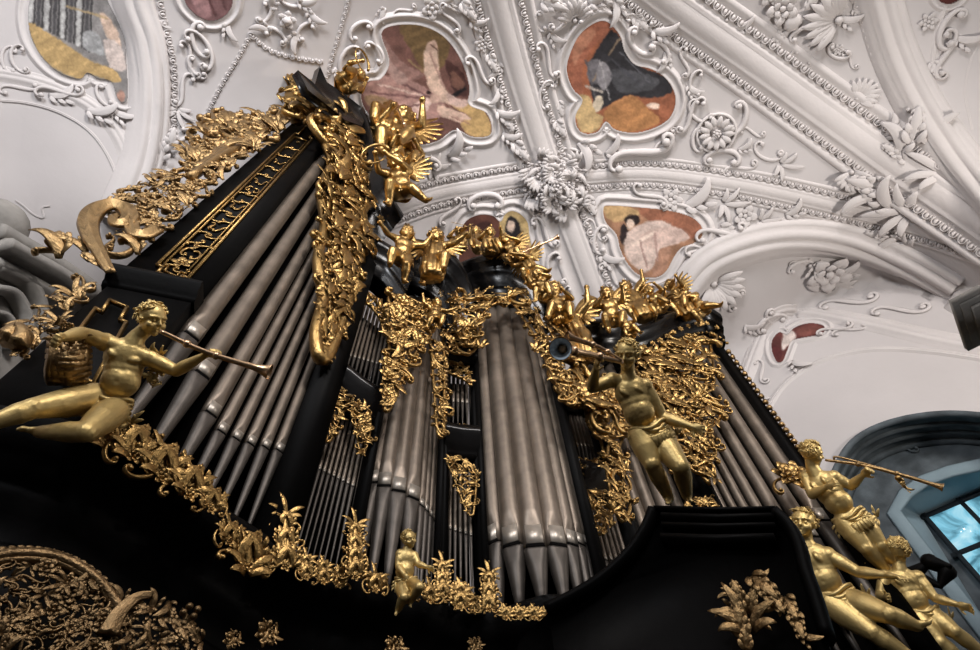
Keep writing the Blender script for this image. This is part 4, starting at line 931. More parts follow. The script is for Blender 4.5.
# --- inner left flat
b, P, S = flat_bay('narrow black flat between the left small tower and the centre tower', IF, (356,358), (456,460,1), (-.2,-.04,350), (1.04,1.2,352), [(-.15,362),(.5,363),(1.15,366)], .6)
screen(b, IF, [(443,338),(460,330),(478,338),(476,348),(468,354),(450,352)], 36, 5, 12, .3)
screen(b, IF, [(446,366),(458,364),(468,372),(471,386),(464,380),(450,374)], 37, 4, 8, .08)
screen(b, IF, [(447,426),(469,428),(470,438),(448,436)], 38, 4, 8, .08)
screen(b, IF, [(447,458),(474,468),(474,508),(470,516),(462,500),(453,476)], 39, 4.5, 10, .08)
mb = MB(); P = np.array([IF.at(-.1, r, .16) for r in np.linspace(352, 432, 20)])
for q in P: mb.put(TP['ba'], frame(q, IF.n3, 0, .06))
obj('bead_string', mb, GOLDD, b)
# --- centre tower
b = bay('black case of the tall rounded centre tower of broad pipes', CT); back(b, CT, 285, 310)
post(b, CT, -.1, -.03, 292); post(b, CT, 1.0, 1.12, 330)
pts = [CT.at(t, r, .1) for t, r in ((-.18,294),(.1,291),(.35,289),(.6,290),(.85,300),(1.1,322))]; mb = MB(); P, S = cornice(mb, pts, CORN, .8); obj('cornice', mb, LACQ, b)
fp = [p-np.array([0, 0, .34]) for p in pts]
mb = MB(); cornice(mb, fp, SMALL, .8); open_sweep(mb, P, S, np.broadcast_to([0, 0, 1.], P.shape), [(.0, -.34), (.0, .02)]); obj('frieze', mb, LACQ, b)
rosettes(P, S, 1, -.12, .05, b, step=.26, size=.16)
mb = MB(); c = CT.pt(.35, -.25); z = pts[2][2]+.5
for r, h, dz in ((.62,.12,0),(.52,.10,.12),(.42,.2,.2),(.5,.08,.38)):
    sweep(mb, [(c[0], c[1], z+dz), (c[0], c[1], z+dz+h)], (0, 1, 0), r, r, np.array([(math.cos(a), math.sin(a)) for a in np.linspace(0, 6.283, 24, endpoint=False)]))
obj('crown_pedestal', mb, LACQ, b, False)
screen(b, CT, [(450,299),(468,299),(506,298),(505,307),(496,304),(483,314),(479,334),(470,346),(458,332),(452,308)], 40, 5, 13, .32)
screen(b, CT, [(510,296),(522,296),(541,330),(560,366),(576,398),(568,404),(552,374),(536,340),(520,314)], 41, 5, 13, .3)
# --- inner right flat
b, P, S = flat_bay('narrow black flat right of the centre tower', RI, (396,400), (494,496,1), (-.16,-.03,400), (1.03,1.2,400), [(-.15,404),(.5,406),(1.15,408)], .6)
screen(b, RI, [(556,384),(572,378),(592,388),(596,404),(580,408),(562,402)], 42, 5, 12, .3)
screen(b, RI, [(574,464),(602,462),(604,472),(576,474)], 43, 4, 8, .08)
screen(b, RI, [(583,498),(613,495),(610,512),(601,534),(593,530),(588,512)], 44, 4.5, 10, .08)
# --- right small tower
b = bay('black case of the right small tower behind the standing putto', RS); back(b, RS, 350, 350)
post(b, RS, -.12, -.02, 360); post(b, RS, 1.02, 1.14, 360)
pts = [RS.at(t, r, .08) for t, r in ((-.15,362),(.3,358),(.7,356),(1.15,352))]; mb = MB(); P, S = cornice(mb, pts, CORN, .85); obj('cornice', mb, LACQ, b); rosettes(P, S, 1, -.1, .06, b, step=.25, size=.15)
screen(b, RS, [(586,398),(606,384),(640,390),(642,420),(628,430),(618,452),(622,480),(630,505),(622,522),(612,500),(606,470),(600,440),(588,425)], 45, 6, 15, .3, label='gilded scroll screen left of the standing putto')
screen(b, RS, [(640,380),(664,388),(672,410),(676,440),(684,470),(676,476),(664,440),(652,410)], 46, 6, 14, .25)
# --- narrow right flat
b, P, S = flat_bay('narrow black flat with a moulded rail beside the right great tower', RF, (470,470), (500,502,1), (-.3,-.05,440), (1.05,1.25,430), [(-.3,478),(.5,480),(1.3,482)], .5)
screen(b, RF, [(686,502),(712,500),(716,516),(690,520)], 47, 4, 9, .1)
# --- right great tower
b = bay('black case of the right great tower with spreading gilded shade', RW); back(b, RW, 345, 340, -.05, 1.0)
mb = MB(); slab(mb, RW, 1.01, 1.11, (U-.05,)*2, (zr(RW, 1.08, 344),)*2, .06, -.6); obj('post', mb, BLACK, b, False)
pts = [RW.at(t, r, .12) for t, r in ((-.75,352),(-.5,362),(-.15,360),(.15,353),(.45,343),(.75,336),(1.0,335),(1.12,345))]; mb = MB(); P, S = cornice(mb, pts, CORN, .75); obj('cornice', mb, LACQ, b)
rosettes(P, S, 1, .12, .16, b, step=.2, size=.11); mb = MB()
for q in resample(P, .09): mb.put(TP['ba'], frame(q+RW.n3*.05-np.array([0, 0, .03]), RW.n3, 0, .06))
obj('bead_row', mb, GOLD, b)
mb = MB(); cornice(mb, [p+np.array([0, 0, .48]) for p in pts[3:]], SMALL, 2.0); obj('crown_moulding', mb, LACQ, b)
rsh = [(632,362),(660,352),(703,337),(712,360),(712,388),(706,394),(721,409),(718,421),(709,431),(715,455),(703,468),(709,484),(697,468),(688,446),(678,424),(663,408),(648,385)]
screen(b, RW, rsh, 48, 6.5, 17, .2, kinds=('cu','ac','sp','c','s','c2'), flow=1.2, edge=1.4, name='pipe_shade', label='gilded fan shaped shade with lattice')
mb = MB(); mp = RW.mp(.2)
for x, y, s, a in [(660,366,30,1.9),(672,372,32,1.7),(684,366,30,1.5),(655,378,28,2.0),(668,392,30,1.8),(680,350,26,1.6)]:
    p, n, sc = mp(x, y); mb.put(TP['ac'], frame(p, n, a, s*sc, s*sc))
obj('acanthus_leaf', mb, GOLD, b)
mb = MB()
for i in range(5):
    for sg in (1, -1):
        a = (690+i*4, 388) if sg > 0 else (706-i*4, 388); e = (684+i*5, 412) if sg < 0 else (694+i*5, 412)
        sweep(mb, [mp(*a)[0], mp((a[0]+e[0])/2, 400)[0], mp(*e)[0]], RW.n3, .02, .02, ROUND6)
obj('lattice', mb, GOLD, b)
mb = MB(); P = np.array([RW.at(1.11, r, .07) for r in np.linspace(352, 560, 75)])
for i, q in enumerate(P): mb.put(TP['cu' if i % 2 else 'ba'], frame(q, unit(RW.n3+np.array([.9, 0, 0])), 1.57, .19 if i % 2 else .09))
o = obj('gilded_edge', mb, GOLDD, b)

# ------------------------------------------------------------------ plinth, body and cresting
bp = [PNL.pt(-1.6, 0.13), PNL.pt(-.3, 0.13), PNL.pt(.6, 0.13), LW.pt(.1, 0.13), LW.pt(.5, 0.11), LW.pt(.85, 0.12), LF.pt(.1, 0.11), LF.pt(.9, 0.10), LS.pt(.25, 0.10), LS.pt(.8, 0.10), IF.pt(.5, 0.10), CT.pt(.1, 0.09), CT.pt(.5, 0.10), CT.pt(.95, 0.12), RI.pt(.6, 0.13), RS.pt(.4, 0.13), RS.pt(1.0, 0.13), RW.pt(.1, 0.14), RW.pt(.6, 0.14), RW.pt(1.0, 0.15), RW.pt(1.3, 0.15)]
base = thing('organ_lower_case', 'black moulded plinth and lower case carrying the whole pipe front', 'organ case', (bp[11][0], bp[11][1], -1.6))
PLN = [(-.9,0),(0,0),(.02,-.05),(-.02,-.09),(-.02,-.14),(-.1,-.2),(-.2,-.26),(-.24,-.34),(-.24,-.4),(-.32,-.45),(-.34,-.6),(-.34,-.62)]
mb = MB(); P = cat(np.array([(*p, U-.02) for p in bp]), 8); T = unit(np.gradient(P, axis=0)); S = unit(np.cross(T, [0, 0, 1.]));
if np.mean(S @ (-P.mean(0)*np.array([1, 1, 0]))) < 0: S = -S
Nz = np.broadcast_to([0, 0, 1.], P.shape)
open_sweep(mb, P, S, Nz, PLN); obj('plinth_moulding', mb, BLACK, base)
mb = MB(); open_sweep(mb, P, S, Nz, [(-.34, -.6), (-.34, -(U+1.58)), (-.9, -(U+1.58)), (-.9, 0)]); obj('lower_case', mb, BLACK, base)
def leafpiece(px, py, w, h, label, sec, off=.22, seed=0, m=GOLD, kinds=('ac','cu','c','s','sh'), name='acanthus_finial', group='gilded leaf finials along the plinth', face=None):
    # an upright carved finial standing on the plinth: px,py foot centre; w,h in px
    mp = sec.mp(off) if face is None else face; p0, n, sc = mp(px, py); mb = MB(); rng = random.Random(seed)
    q = mp(px, py-h)[0]; up = unit(q-p0); H = np.linalg.norm(q-p0); sd = np.cross(n, up)*-1; W = w*sc
    def put(k, x, y, s, a, rel=1.0, fl=False, wy=1.0):
        M = np.eye(4); ca, sa = math.cos(a), math.sin(a); X = sd*ca+up*sa; Y = -sd*sa+up*ca
        if fl: Y = -Y
        M[:3, 0] = X*s; M[:3, 1] = Y*s*wy; M[:3, 2] = n*s*rel; M[:3, 3] = p0+sd*x+up*y+n*.02; mb.put(TP[k], M)
    put('sp', 0, H-W*.45, W*1.05, math.pi/2, .8); put('ac', 0, H*.42, H*.8, math.pi/2, W/H*.4, False, min(.9, W/H*.7))
    tiers = max(1, int(round(H/W)))
    for i in range(tiers):
        y0 = H*(.12+.72*i/tiers); w_ = W*(1.15-.4*i/tiers)
        for s in (1, -1):
            put('cu', s*w_*.30, y0+w_*.28, w_*.8, math.pi/2-s*.55, .9, s < 0); put('c2', s*w_*.38, y0+w_*.08, w_*.55, rng.uniform(0, 6), 1.0)
            put('ac', s*w_*.16, y0+w_*.45, w_*.6, math.pi/2-s*.35, .8)
            if rng.random() < .7: put('ba', s*w_*.45, y0+w_*rng.uniform(.2, .6), w_*.16, 0, 1.4)
    put('ba', 0, H*.98, W*.14, 0, 1.3); put('fl5', 0, H*.12, W*.42, 0, 1.2)
    o = obj(name, mb, m, origin=tuple(p0)); tag(o, label, 'carved ornament', group); return o
fin = [
 (104,446,36,26,LW,'low gilded scroll leaf beside the seated trumpeter, first of the plinth row'),(130,464,44,40,LW,'broad gilded leaf with a bead on top right of the trumpeter\'s hip'),(158,486,46,48,LW,'gilded leaf cluster with round berries under the longest leaning pipes'),
 (186,503,40,44,LW,'gilded pointed leaf just left of the plinth\'s steep bend'),(208,516,28,34,LW,'small gilded leaf at the plinth\'s steep bend'),(226,548,26,32,LW,'gilded leaf curl at the left end of the lower cresting'),
 (244,572,42,36,LW,'gilded open scroll shell below the last leaning pipes'),(284,580,30,82,LF,'tall gilded acanthus spike at the foot of the left flat, the left one'),(263,574,18,26,LF,'small gilded scroll between the open shell and the tall spike'),
 (305,584,18,34,LF,'short gilded leaf right of the tall left spike'),(322,588,18,30,LF,'gilded leaf bud under the left flat pipes'),(338,591,16,24,LF,'lowest gilded bud under the left flat pipes'),
 (354,590,24,78,LS,'tall gilded acanthus spike between left flat and small tower'),(374,596,22,30,LS,'gilded mask like leaf left of the seated cherub'),(428,606,20,26,LS,'gilded leaf right of the seated cherub'),
 (442,606,20,52,IF,'gilded leaf pillar left of the thin pipes'),(460,614,22,34,IF,'gilded palmette under the thin pipes'),(474,617,14,22,IF,'tiny gilded scroll under the thin pipes'),(489,619,20,56,CT,'gilded leaf pillar at the left foot of the centre tower'),
 (506,622,15,16,CT,'small gilded leaf under the centre pipes, leftmost of four'),(520,622,15,16,CT,'small gilded leaf under the centre pipes, second of four'),(534,622,15,16,CT,'small gilded leaf under the centre pipes, third of four'),(548,622,15,16,CT,'small gilded leaf under the centre pipes, last of four')]
for i, (px, py, w, h, sec, lb) in enumerate(fin): leafpiece(px, py, w, h, lb, sec, .20 if sec in (LW,) else .19, i)
# lower front carvings
LB = Sec(PNL.pt(-.5, 0), LW.pt(.6, 0)); mpl = LB.mp(.30)
g = thing('carved_front_panel', 'gilded openwork carving in painted shade with arched rim at the lower left corner', 'carved ornament', tuple(mpl(90, 610)[0]))
mb = MB(); arc = [(-20,562),(10,556),(40,556),(65,562),(88,575),(106,592),(120,612)]
for dy, w in ((0, .032), (5, .022)):
    P = np.array([mpl(x, y+dy)[0] for x, y in cat(arc, 6)]); sweep(mb, P, LB.n3, w, w*1.6, ROUND6)
obj('arched_rim', mb, GOLDSH, g)
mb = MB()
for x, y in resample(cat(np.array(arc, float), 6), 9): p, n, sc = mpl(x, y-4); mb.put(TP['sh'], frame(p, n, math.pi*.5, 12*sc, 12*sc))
obj('ruffled_edge', mb, GOLDSH, g)
mb = MB(); carve(mb, [(-10,570),(40,566),(80,580),(105,600),(122,622),(120,652),(-10,652)], mpl, 9, 22, ('c','s','cu','ac','fl5','c2','sp'), 51, None, 1.2, .8); obj('openwork', mb, GOLDSH, g)
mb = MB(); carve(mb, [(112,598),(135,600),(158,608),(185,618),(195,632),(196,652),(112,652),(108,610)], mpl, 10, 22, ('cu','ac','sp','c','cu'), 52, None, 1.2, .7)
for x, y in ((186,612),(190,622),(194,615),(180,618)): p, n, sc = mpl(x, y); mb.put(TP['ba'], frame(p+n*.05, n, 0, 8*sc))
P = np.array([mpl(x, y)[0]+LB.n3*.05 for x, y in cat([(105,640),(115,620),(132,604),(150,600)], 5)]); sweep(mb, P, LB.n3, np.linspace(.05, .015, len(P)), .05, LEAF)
obj('leaf_cluster', mb, GOLDSH, g)
def bosspiece(px, py, s, lab, sec=None, seed=0):
    mp_ = (sec or LB).mp(.12); p, n, sc = mp_(px, py); mb = MB(); mb.put(TP['fl'], frame(p, n, 0, s*sc, s*sc*1.2))
    rng = random.Random(seed)
    for i in range(9): a = i*.7; q = p+(np.cross(n, [0, 0, 1])*math.cos(a)+np.array([0, 0, 1])*math.sin(a))*s*sc*.34; mb.put(TP['cu' if i % 2 else 'ba'], frame(q+n*.05, n, a, s*sc*(.5 if i % 2 else .22)))
    o = obj('gilded_rosette', mb, GOLDD, origin=tuple(p)); tag(o, lab, 'carved ornament', 'gilded rosettes on the lower case')
bosspiece(262, 636, 26, 'bright gilded curly rosette on the black lower case near the bottom edge', LW, 1)
bosspiece(228, 642, 18, 'dim small gilded rosette left of the bright curly one', LW, 2)
bosspiece(392, 650, 22, 'gilded carving just showing at the bottom edge below the seated cherub', LS, 3)
bosspiece(474, 648, 16, 'small gilded carving at the bottom edge below the centre tower', IF, 4)

# ------------------------------------------------------------------ front pedestal carrying the standing putto
ZP = U*.70
c0 = onz(690, 508, ZP)                # front top edge
pf = unit(np.array([-c0[0], -c0[1], 0])); ps = np.array([-pf[1], pf[0], 0]); 
if ps[0] < 0: ps = -ps
PED = Sec(np.array(c0[:2])-ps[:2]*1.0, np.array(c0[:2])+ps[:2]*1.0)
mpp = PED.mp(0)
ped = thing('front_pedestal', 'black moulded front pedestal block carrying the standing putto', 'organ case', (c0[0], c0[1], -1.6))
def silh(pts, off, th, name, m=BLACK):
    f = PED.mp(off); P = [f(x, y)[0] for x, y in pts]; q0 = P[0]; e1 = np.array([PED.d[0], PED.d[1], 0]); mb = MB()
    prism(mb, [(float(np.dot(p-q0, e1)), float(p[2]-q0[2])) for p in P], q0, e1, (0, 0, 1), th, -PED.n3); return obj(name, mb, m, ped, False)
body = [(548,611),(575,598),(604,580),(630,556),(646,532),(652,514),(664,507),(690,509),(730,512),(772,511),(776,516),(790,528),(800,548),(806,572),(816,600),(828,640),(845,720),(640,760),(560,690)]
silh(body, 0, .9, 'gable_block')
silh([(548,613),(560,640),(600,700),(560,760),(500,700),(520,640)], -.02, .8, 'gable_foot')
mb = MB(); 
for (r0, r1, w, oo) in ((510,513,.035,.04),(519,521,.05,.03),(527,529,.04,.05),(541,543,.06,.03)):
    f = PED.mp(oo); x0 = 655 if r0 < 515 else 663; sweep(mb, [f(x0, r0)[0], f(720, r0+2)[0], f(776, r0+1)[0]], PED.n3, w*.4, w, ROUND6)
obj('top_moulding', mb, BLACK, ped)
mb = MB(); f = PED.mp(.03); P = [f(x, y)[0] for x, y in cat([(548,611),(575,598),(604,580),(630,556),(646,532),(654,512)], 5)]; sweep(mb, P, PED.n3, .03, .06, ROUND6); obj('edge_moulding', mb, BLACK, ped); mb = MB()
P = [f(x, y)[0] for x, y in cat([(776,514),(790,528),(800,548),(806,572),(816,600),(828,640)], 5)]; sweep(mb, P, PED.n3, .03, .06, ROUND6); obj('edge_moulding', mb, BLACK, ped)
def ornament(name, lab, items, f, m=GOLDD, group=None, rel=1.1):
    mb = MB(); p0 = f(items[0][0], items[0][1])[0]
    for it in items:
        x, y, s, a, k = it[:5]; p, n, sc = f(x, y); d = f(x+math.cos(a), y+math.sin(a))[0]-p; M = frame(p+n*.02, n, 0, s*sc, s*sc*rel, d)
        if len(it) > 5 and it[5]: M[:3, 1] *= -1
        mb.put(TP[k], M)
    o = obj(name, mb, m, origin=tuple(p0)); tag(o, lab, 'carved ornament', group); return o
f = PED.mp(.06)
ornament('acanthus_plume', 'gilded upright acanthus plume on the front of the black pedestal', [(744,612,54,-1.85,'sp'),(741,600,32,-2.0,'ac'),(735,612,30,-2.3,'cu'),(754,606,30,-1.3,'ac'),(742,626,40,-1.75,'ac'),(733,626,24,-2.4,'cu'),(757,626,26,-1.0,'cu',1),(729,596,18,-2.4,'cu'),(748,642,30,-1.6,'ac')], f, GOLDD, 'gilded leaves on the black pedestal')
ornament('acanthus_plume', 'gilded drooping leaf right of the upright plume on the pedestal', [(765,592,42,.75,'ac'),(775,604,40,.95,'ac'),(760,588,26,.6,'cu'),(780,612,26,1.1,'cu',1)], f, GOLDD, 'gilded leaves on the black pedestal')
ornament('acanthus_plume', 'thin gilded leaf falling along the right edge of the pedestal', [(792,612,34,1.1,'ac'),(800,630,34,1.2,'ac'),(806,645,28,1.2,'cu')], f, GOLDD, 'gilded leaves on the black pedestal')
# console carvings near the top and right
f = RI.mp(.35)
ornament('carved_trophy', 'gilded carved bouquet and scrolls crowning the flat right of the centre tower', [(552,352,30,1.3,'ac'),(562,362,26,.6,'cu'),(566,378,26,1.2,'c'),(548,370,22,2,'s'),(560,388,22,1,'fl'),(574,392,24,.3,'cu',1),(552,338,24,.9,'ac'),(582,372,24,1,'s')], f, GOLD)
f = RS.mp(.45)
ornament('carved_trophy', 'dense gilded bouquet at the left hand side of the standing putto', [(577,402,30,.3,'fl'),(586,412,26,1,'cu'),(596,402,26,2,'s'),(604,416,26,1.4,'cu',1),(584,396,20,0,'fl5'),(598,424,24,1.2,'c'),(610,404,24,.4,'fl5'),(592,390,22,2,'ac'),(615,425,20,1.2,'s')], f, GOLD)
f = RW.mp(.3)
ornament('carved_trophy', 'gilded lattice bouquet left of the upper right trumpeter', [(786,480,28,.2,'fl'),(796,488,22,1,'cu'),(780,488,20,2,'c'),(792,474,20,0,'fl5'),(800,478,18,1,'s')], f, GOLD)
# ------------------------------------------------------------------ gilded figures
def remesh(mb, voxel, smooth=3, origin=(0, 0, 0), post=None):
    me = mb.mesh('body', True, origin); o = bpy.data.objects.new('tmp', me); scene.collection.objects.link(o)
    r = o.modifiers.new('r', 'REMESH'); r.mode = 'VOXEL'; r.voxel_size = voxel; r.use_smooth_shade = True
    if smooth: m = o.modifiers.new('s', 'SMOOTH'); m.iterations = smooth; m.factor = .5
    dg = bpy.context.evaluated_depsgraph_get(); dg.update(); me2 = bpy.data.meshes.new_from_object(o.evaluated_get(dg))
    bpy.data.objects.remove(o); bpy.data.meshes.remove(me)
    if post: 
        V = np.empty(len(me2.vertices)*3, np.float32); me2.vertices.foreach_get('co', V); V = V.reshape(-1, 3).astype(float)
        V = post(V); me2.vertices.foreach_set('co', V.astype(np.float32).ravel())
    me2.polygons.foreach_set('use_smooth', np.ones(len(me2.polygons), bool)); me2.update(); return me2
def hand(mb, w, d, pn, s, curl=.6, side=1, spread=1.0):
    # wrist w, direction d, palm normal pn (fingers curl towards it)
    d = unit(d); pn = unit(pn-d*np.dot(pn, d)); x = np.cross(d, pn)*side
    pc = w+d*s*.2; B = np.eye(3); B[:, 0] = x; B[:, 1] = pn; B[:, 2] = d
    sphere(mb, pc, (s*.15, s*.075, s*.19), 12, 8, B); capsule(mb, w, pc, s*.095, s*.1, 8)
    for i, (o, L) in enumerate(((-.105, .25), (-.035, .29), (.035, .27), (.1, .21))):
        a = w+d*s*.32+x*s*o; dd = unit(d+x*o*2.2*spread); c = curl*(1+.12*i)
        b = a+dd*s*L*.42; d2 = unit(dd*math.cos(c)+pn*math.sin(c)); e = b+d2*s*L*.34; d3 = unit(dd*math.cos(c*1.8)+pn*math.sin(c*1.8)); f = e+d3*s*L*.28
        capsule(mb, a-dd*s*.06, b, s*.042, s*.038, 8); capsule(mb, b, e, s*.038, s*.034, 8); capsule(mb, e, f, s*.034, s*.028, 8)
    a = w+d*s*.1-x*s*.1; b = a+unit(d*.7-x*.8+pn*.3)*s*.15; e = b+unit(d*.9-x*.15+pn*.5)*s*.13
    capsule(mb, a, b, s*.05, s*.042, 8); capsule(mb, b, e, s*.042, s*.032, 8)
def foot(mb, an, toe, s, up):
    d = unit(toe-an); capsule(mb, an, an+d*s*.18, s*.12, s*.11, 10); capsule(mb, an-d*s*.06-up*s*.05, an+d*s*.36-up*s*.07, s*.10, s*.085, 10)
    x = np.cross(d, up)
    for i in range(5):
        a = an+d*s*(.36-.015*abs(i-1))-up*s*.08+x*s*(-.08+.04*i); capsule(mb, a, a+d*s*(.12-.012*i), s*(.04-.003*i), s*(.03-.002*i), 8)
def figure(label, J, s, fdir, hup, front, group=None, voxel=.036, hands=True, name='gilded_putto', curls=34, cloth=True, wings=False, origin=None, robe=None, m=None, cat_='statue', faced=True, curlv=(.5, .5), palm=(None, None), hairk=('c2','cu','c2'), bulk=1.32):
    J = {k: np.asarray(v, float) for k, v in J.items()}; org = J['pelvis'] if origin is None else origin; m = m or GOLD2
    t = thing(name, label, cat_, tuple(org), group)
    front = unit(front); mb = MB()
    ups = unit(J['neck']-J['pelvis']); side = unit(J['shR']-J['shL']); side = unit(side-ups*np.dot(side, ups)); fr = np.cross(side, ups)
    if np.dot(fr, front) < 0: fr = -fr
    def B(u, sd=side): 
        u = unit(u); x = unit(sd-u*np.dot(sd, u)); return np.stack([x, np.cross(u, x), u], 1)
    chest, belly, pel = J['chest'], J['belly'], J['pelvis']
    b = s*bulk; side0 = side
    sphere(mb, chest, (b*.47, b*.33, b*.48), 20, 12, B(J['neck']-belly)); sphere(mb, (chest+belly)/2, (b*.42, b*.32, b*.4), 18, 10, B(chest-belly))
    sphere(mb, belly+fr*b*.03, (b*.42, b*.34, b*.42), 20, 12, B(chest-pel)); sphere(mb, pel, (b*.44, b*.34, b*.34), 20, 12, B(belly-pel))
    for sg in (-1, 1): sphere(mb, chest+side*sg*b*.18+fr*b*.17+ups*b*.06, (b*.22, b*.10, b*.2), 12, 8)
    capsule(mb, chest+ups*b*.2, J['neck'], b*.27, b*.2); capsule(mb, J['neck'], J['head']-hup*s*.25, b*.19, b*.18)
    capsule(mb, J['shL'], J['shR'], b*.2, b*.2); 
    for q in ('L', 'R'):
        sh, el, ha = J['sh'+q], J['el'+q], J['ha'+q]
        sphere(mb, sh, b*.225, 12, 8); capsule(mb, sh, sh+(el-sh)*.5, b*.19, b*.185); capsule(mb, sh+(el-sh)*.45, el, b*.185, b*.14); 
        v = ha-el; capsule(mb, el, el+v*.35, b*.145, b*.155); capsule(mb, el+v*.35, ha, b*.155, b*.092)
        i = 0 if q == 'L' else 1; pn = palm[i] if palm[i] is not None else (fr-ups*.3)
        if hands: hand(mb, ha, v, np.asarray(pn, float), s*1.2, curlv[i], 1 if q == 'L' else -1)
        else: sphere(mb, ha+unit(v)*b*.12, b*.14, 8, 6)
        hi, kn, an = J['hi'+q], J['kn'+q], J['an'+q]; v = kn-hi; w = an-kn
        sphere(mb, hi, b*.35, 12, 8); capsule(mb, hi, hi+v*.5, b*.36, b*.33, 26); capsule(mb, hi+v*.5, kn, b*.33, b*.225, 26); sphere(mb, kn+unit(v-w)*b*.03, b*.22, 10, 8)
        capsule(mb, kn, kn+w*.38, b*.22, b*.225); capsule(mb, kn+w*.35, an, b*.225, b*.135)
        if 'to'+q in J: foot(mb, an, J['to'+q], s, unit(kn-an))
    h, f, u = J['head'], unit(fdir), unit(hup); u = unit(u-f*np.dot(f, u)); x = np.cross(u, f)
    Bh = np.stack([x, f, u], 1); P = lambda a, b, c: h+(x*a+f*b+u*c)*s
    sphere(mb, P(0, -.05, .08), (s*.40, s*.44, s*.42), 20, 14, Bh); sphere(mb, P(0, .1, -.14), (s*.32, s*.32, s*.34), 16, 12, Bh)
    if faced:
        for sg in (-1, 1):
            sphere(mb, P(.19*sg, .24, -.16), (s*.155, s*.14, s*.15), 12, 8, Bh); sphere(mb, P(.40*sg, .0, -.04), (s*.05, s*.08, s*.12), 8, 6, Bh)
            capsule(mb, P(.07*sg, .37, .12), P(.27*sg, .28, .11), s*.05, s*.045, 8)
        capsule(mb, P(0, .38, .04), P(0, .46, -.1), s*.04, s*.062, 8); sphere(mb, P(0, .36, -.24), (s*.12, s*.08, s*.045), 10, 6, Bh); sphere(mb, P(0, .345, -.30), (s*.095, s*.08, s*.045), 10, 6, Bh)
        sphere(mb, P(0, .29, -.40), (s*.12, s*.12, s*.1), 10, 8, Bh)
    nv = belly+fr*s*.42*bulk-ups*s*.02
    def post(V):
        def dent(c, r, dr, dep):
            c = c-org; d = np.linalg.norm(V-c, axis=1); w = np.exp(-(d/r)**2)[:, None]; V[:] = V+dr*dep*w
        dent(nv, s*.07, -fr, s*.06); dent(pel+fr*s*.35*bulk-ups*s*.1, s*.1, -fr, s*.03)
        dent(belly+fr*s*.33*bulk+ups*s*.33, s*.09, -fr, s*.03)
        if faced:
            for sg in (-1, 1): dent(P(.15*sg, .37, .0), s*.075, -f, s*.085)
            dent(P(0, .42, -.27), s*.035, -f, s*.045)
        return V
    body = link('body', remesh(mb, s*voxel*.85, 7 if hands else 3, tuple(org), post), m, t)
    if faced:
        for sg in (-1, 1):
            mb = MB(); sphere(mb, P(.15*sg, .285, .0), s*.07, 10, 8); obj('eye', mb, m, t)
    mb = MB(); rng = random.Random(int(abs(org[0]*1000)) % 977)
    for i in range(curls):
        for _ in range(30):
            v = unit([rng.gauss(0, 1), rng.gauss(-.35, 1), rng.gauss(.35, 1)])
            if v[1] < .5+.0*v[2] and v[2] > -.55-.5*v[1] and not (v[1] > .3 and v[2] < .55): break
        p = P(v[0]*.39, v[1]*.42-.05, v[2]*.42+.08); n = unit(p-P(0, -.05, .08)); mb.put(TP[rng.choice(hairk)], frame(p-n*s*.02, n, rng.uniform(0, 6), s*rng.uniform(.26, .4), s*.42))
    obj('hair', mb, m, t)
    if cloth:
        mb = MB(); c0 = pel+ups*b*.02
        for r in range(4):
            a = np.linspace(-math.pi, math.pi, 40); rr = 1+.06*np.sin(a*5+r*1.3)
            Pp = np.array([c0+(side*math.cos(q)*.47+fr*math.sin(q)*.385)*b*k+ups*b*(.12-.1*r+.05*math.sin(q*3+r)) for q, k in zip(a, rr)])
            sweep(mb, Pp[:-1], ups, b*.05, b*.06, ROUND6, True)
        for i in range(9):
            a = 1.57+(i-4)*.2; p = c0+(side*math.cos(a)*.5+fr*math.sin(a)*.42)*b-ups*b*.14; dd = unit(-ups+side*math.cos(a)*.5)
            pts = [p, p+dd*b*.14+fr*b*.04, p+dd*b*.3+fr*b*.02]; sweep(mb, cat(pts, 4), fr, np.linspace(.1, .04, 9)*b, b*.08, LEAF)
        for sg, kk in ((1, 'sp'), (1, 'cu'), (-1, 'cu')): mb.put(TP[kk], frame(c0+side*sg*b*.5+fr*b*.15-ups*b*.15, unit(fr+side*sg*.7), 1.2 if sg > 0 else 2.2, b*.55, b*.45))
        obj('loincloth', mb, m, t)
    if robe is not None:
        mb = MB(); n = 56; a = np.linspace(0, 2*math.pi, n, endpoint=False); wav = 1+.07*np.sin(a*11)+.05*np.sin(a*5+1)
        ring = np.stack([np.cos(a)*wav, np.sin(a)*wav*.8], 1)
        pts = cat([chest, belly, pel, pel+(robe-pel)*.5+fr*s*.1, robe], 4); W = np.interp(np.linspace(0, 1, len(pts)), [0, .25, .5, .8, 1], [.5, .5, .56, .62, .5])*s
        sweep(mb, pts, fr, W, W, ring); obj('robe', mb, m, t)
    if wings:
        for sg in (-1, 1):
            mb = MB()
            for i in range(7):
                ang = .9-.28*i; st = J['neck']-fr*s*.3+side*sg*s*.15; dr = unit(side*sg*math.cos(ang)+ups*math.sin(ang)-fr*.25)
                L = s*(1.9-.17*i); pts = [st, st+dr*L*.5+ups*s*.15, st+dr*L]; sweep(mb, cat(pts, 4), fr, np.array([.05,.08,.11,.13,.14,.14,.12,.09,.04])*s, s*.06, LEAF)
            obj('wing', mb, m, t)
    return t
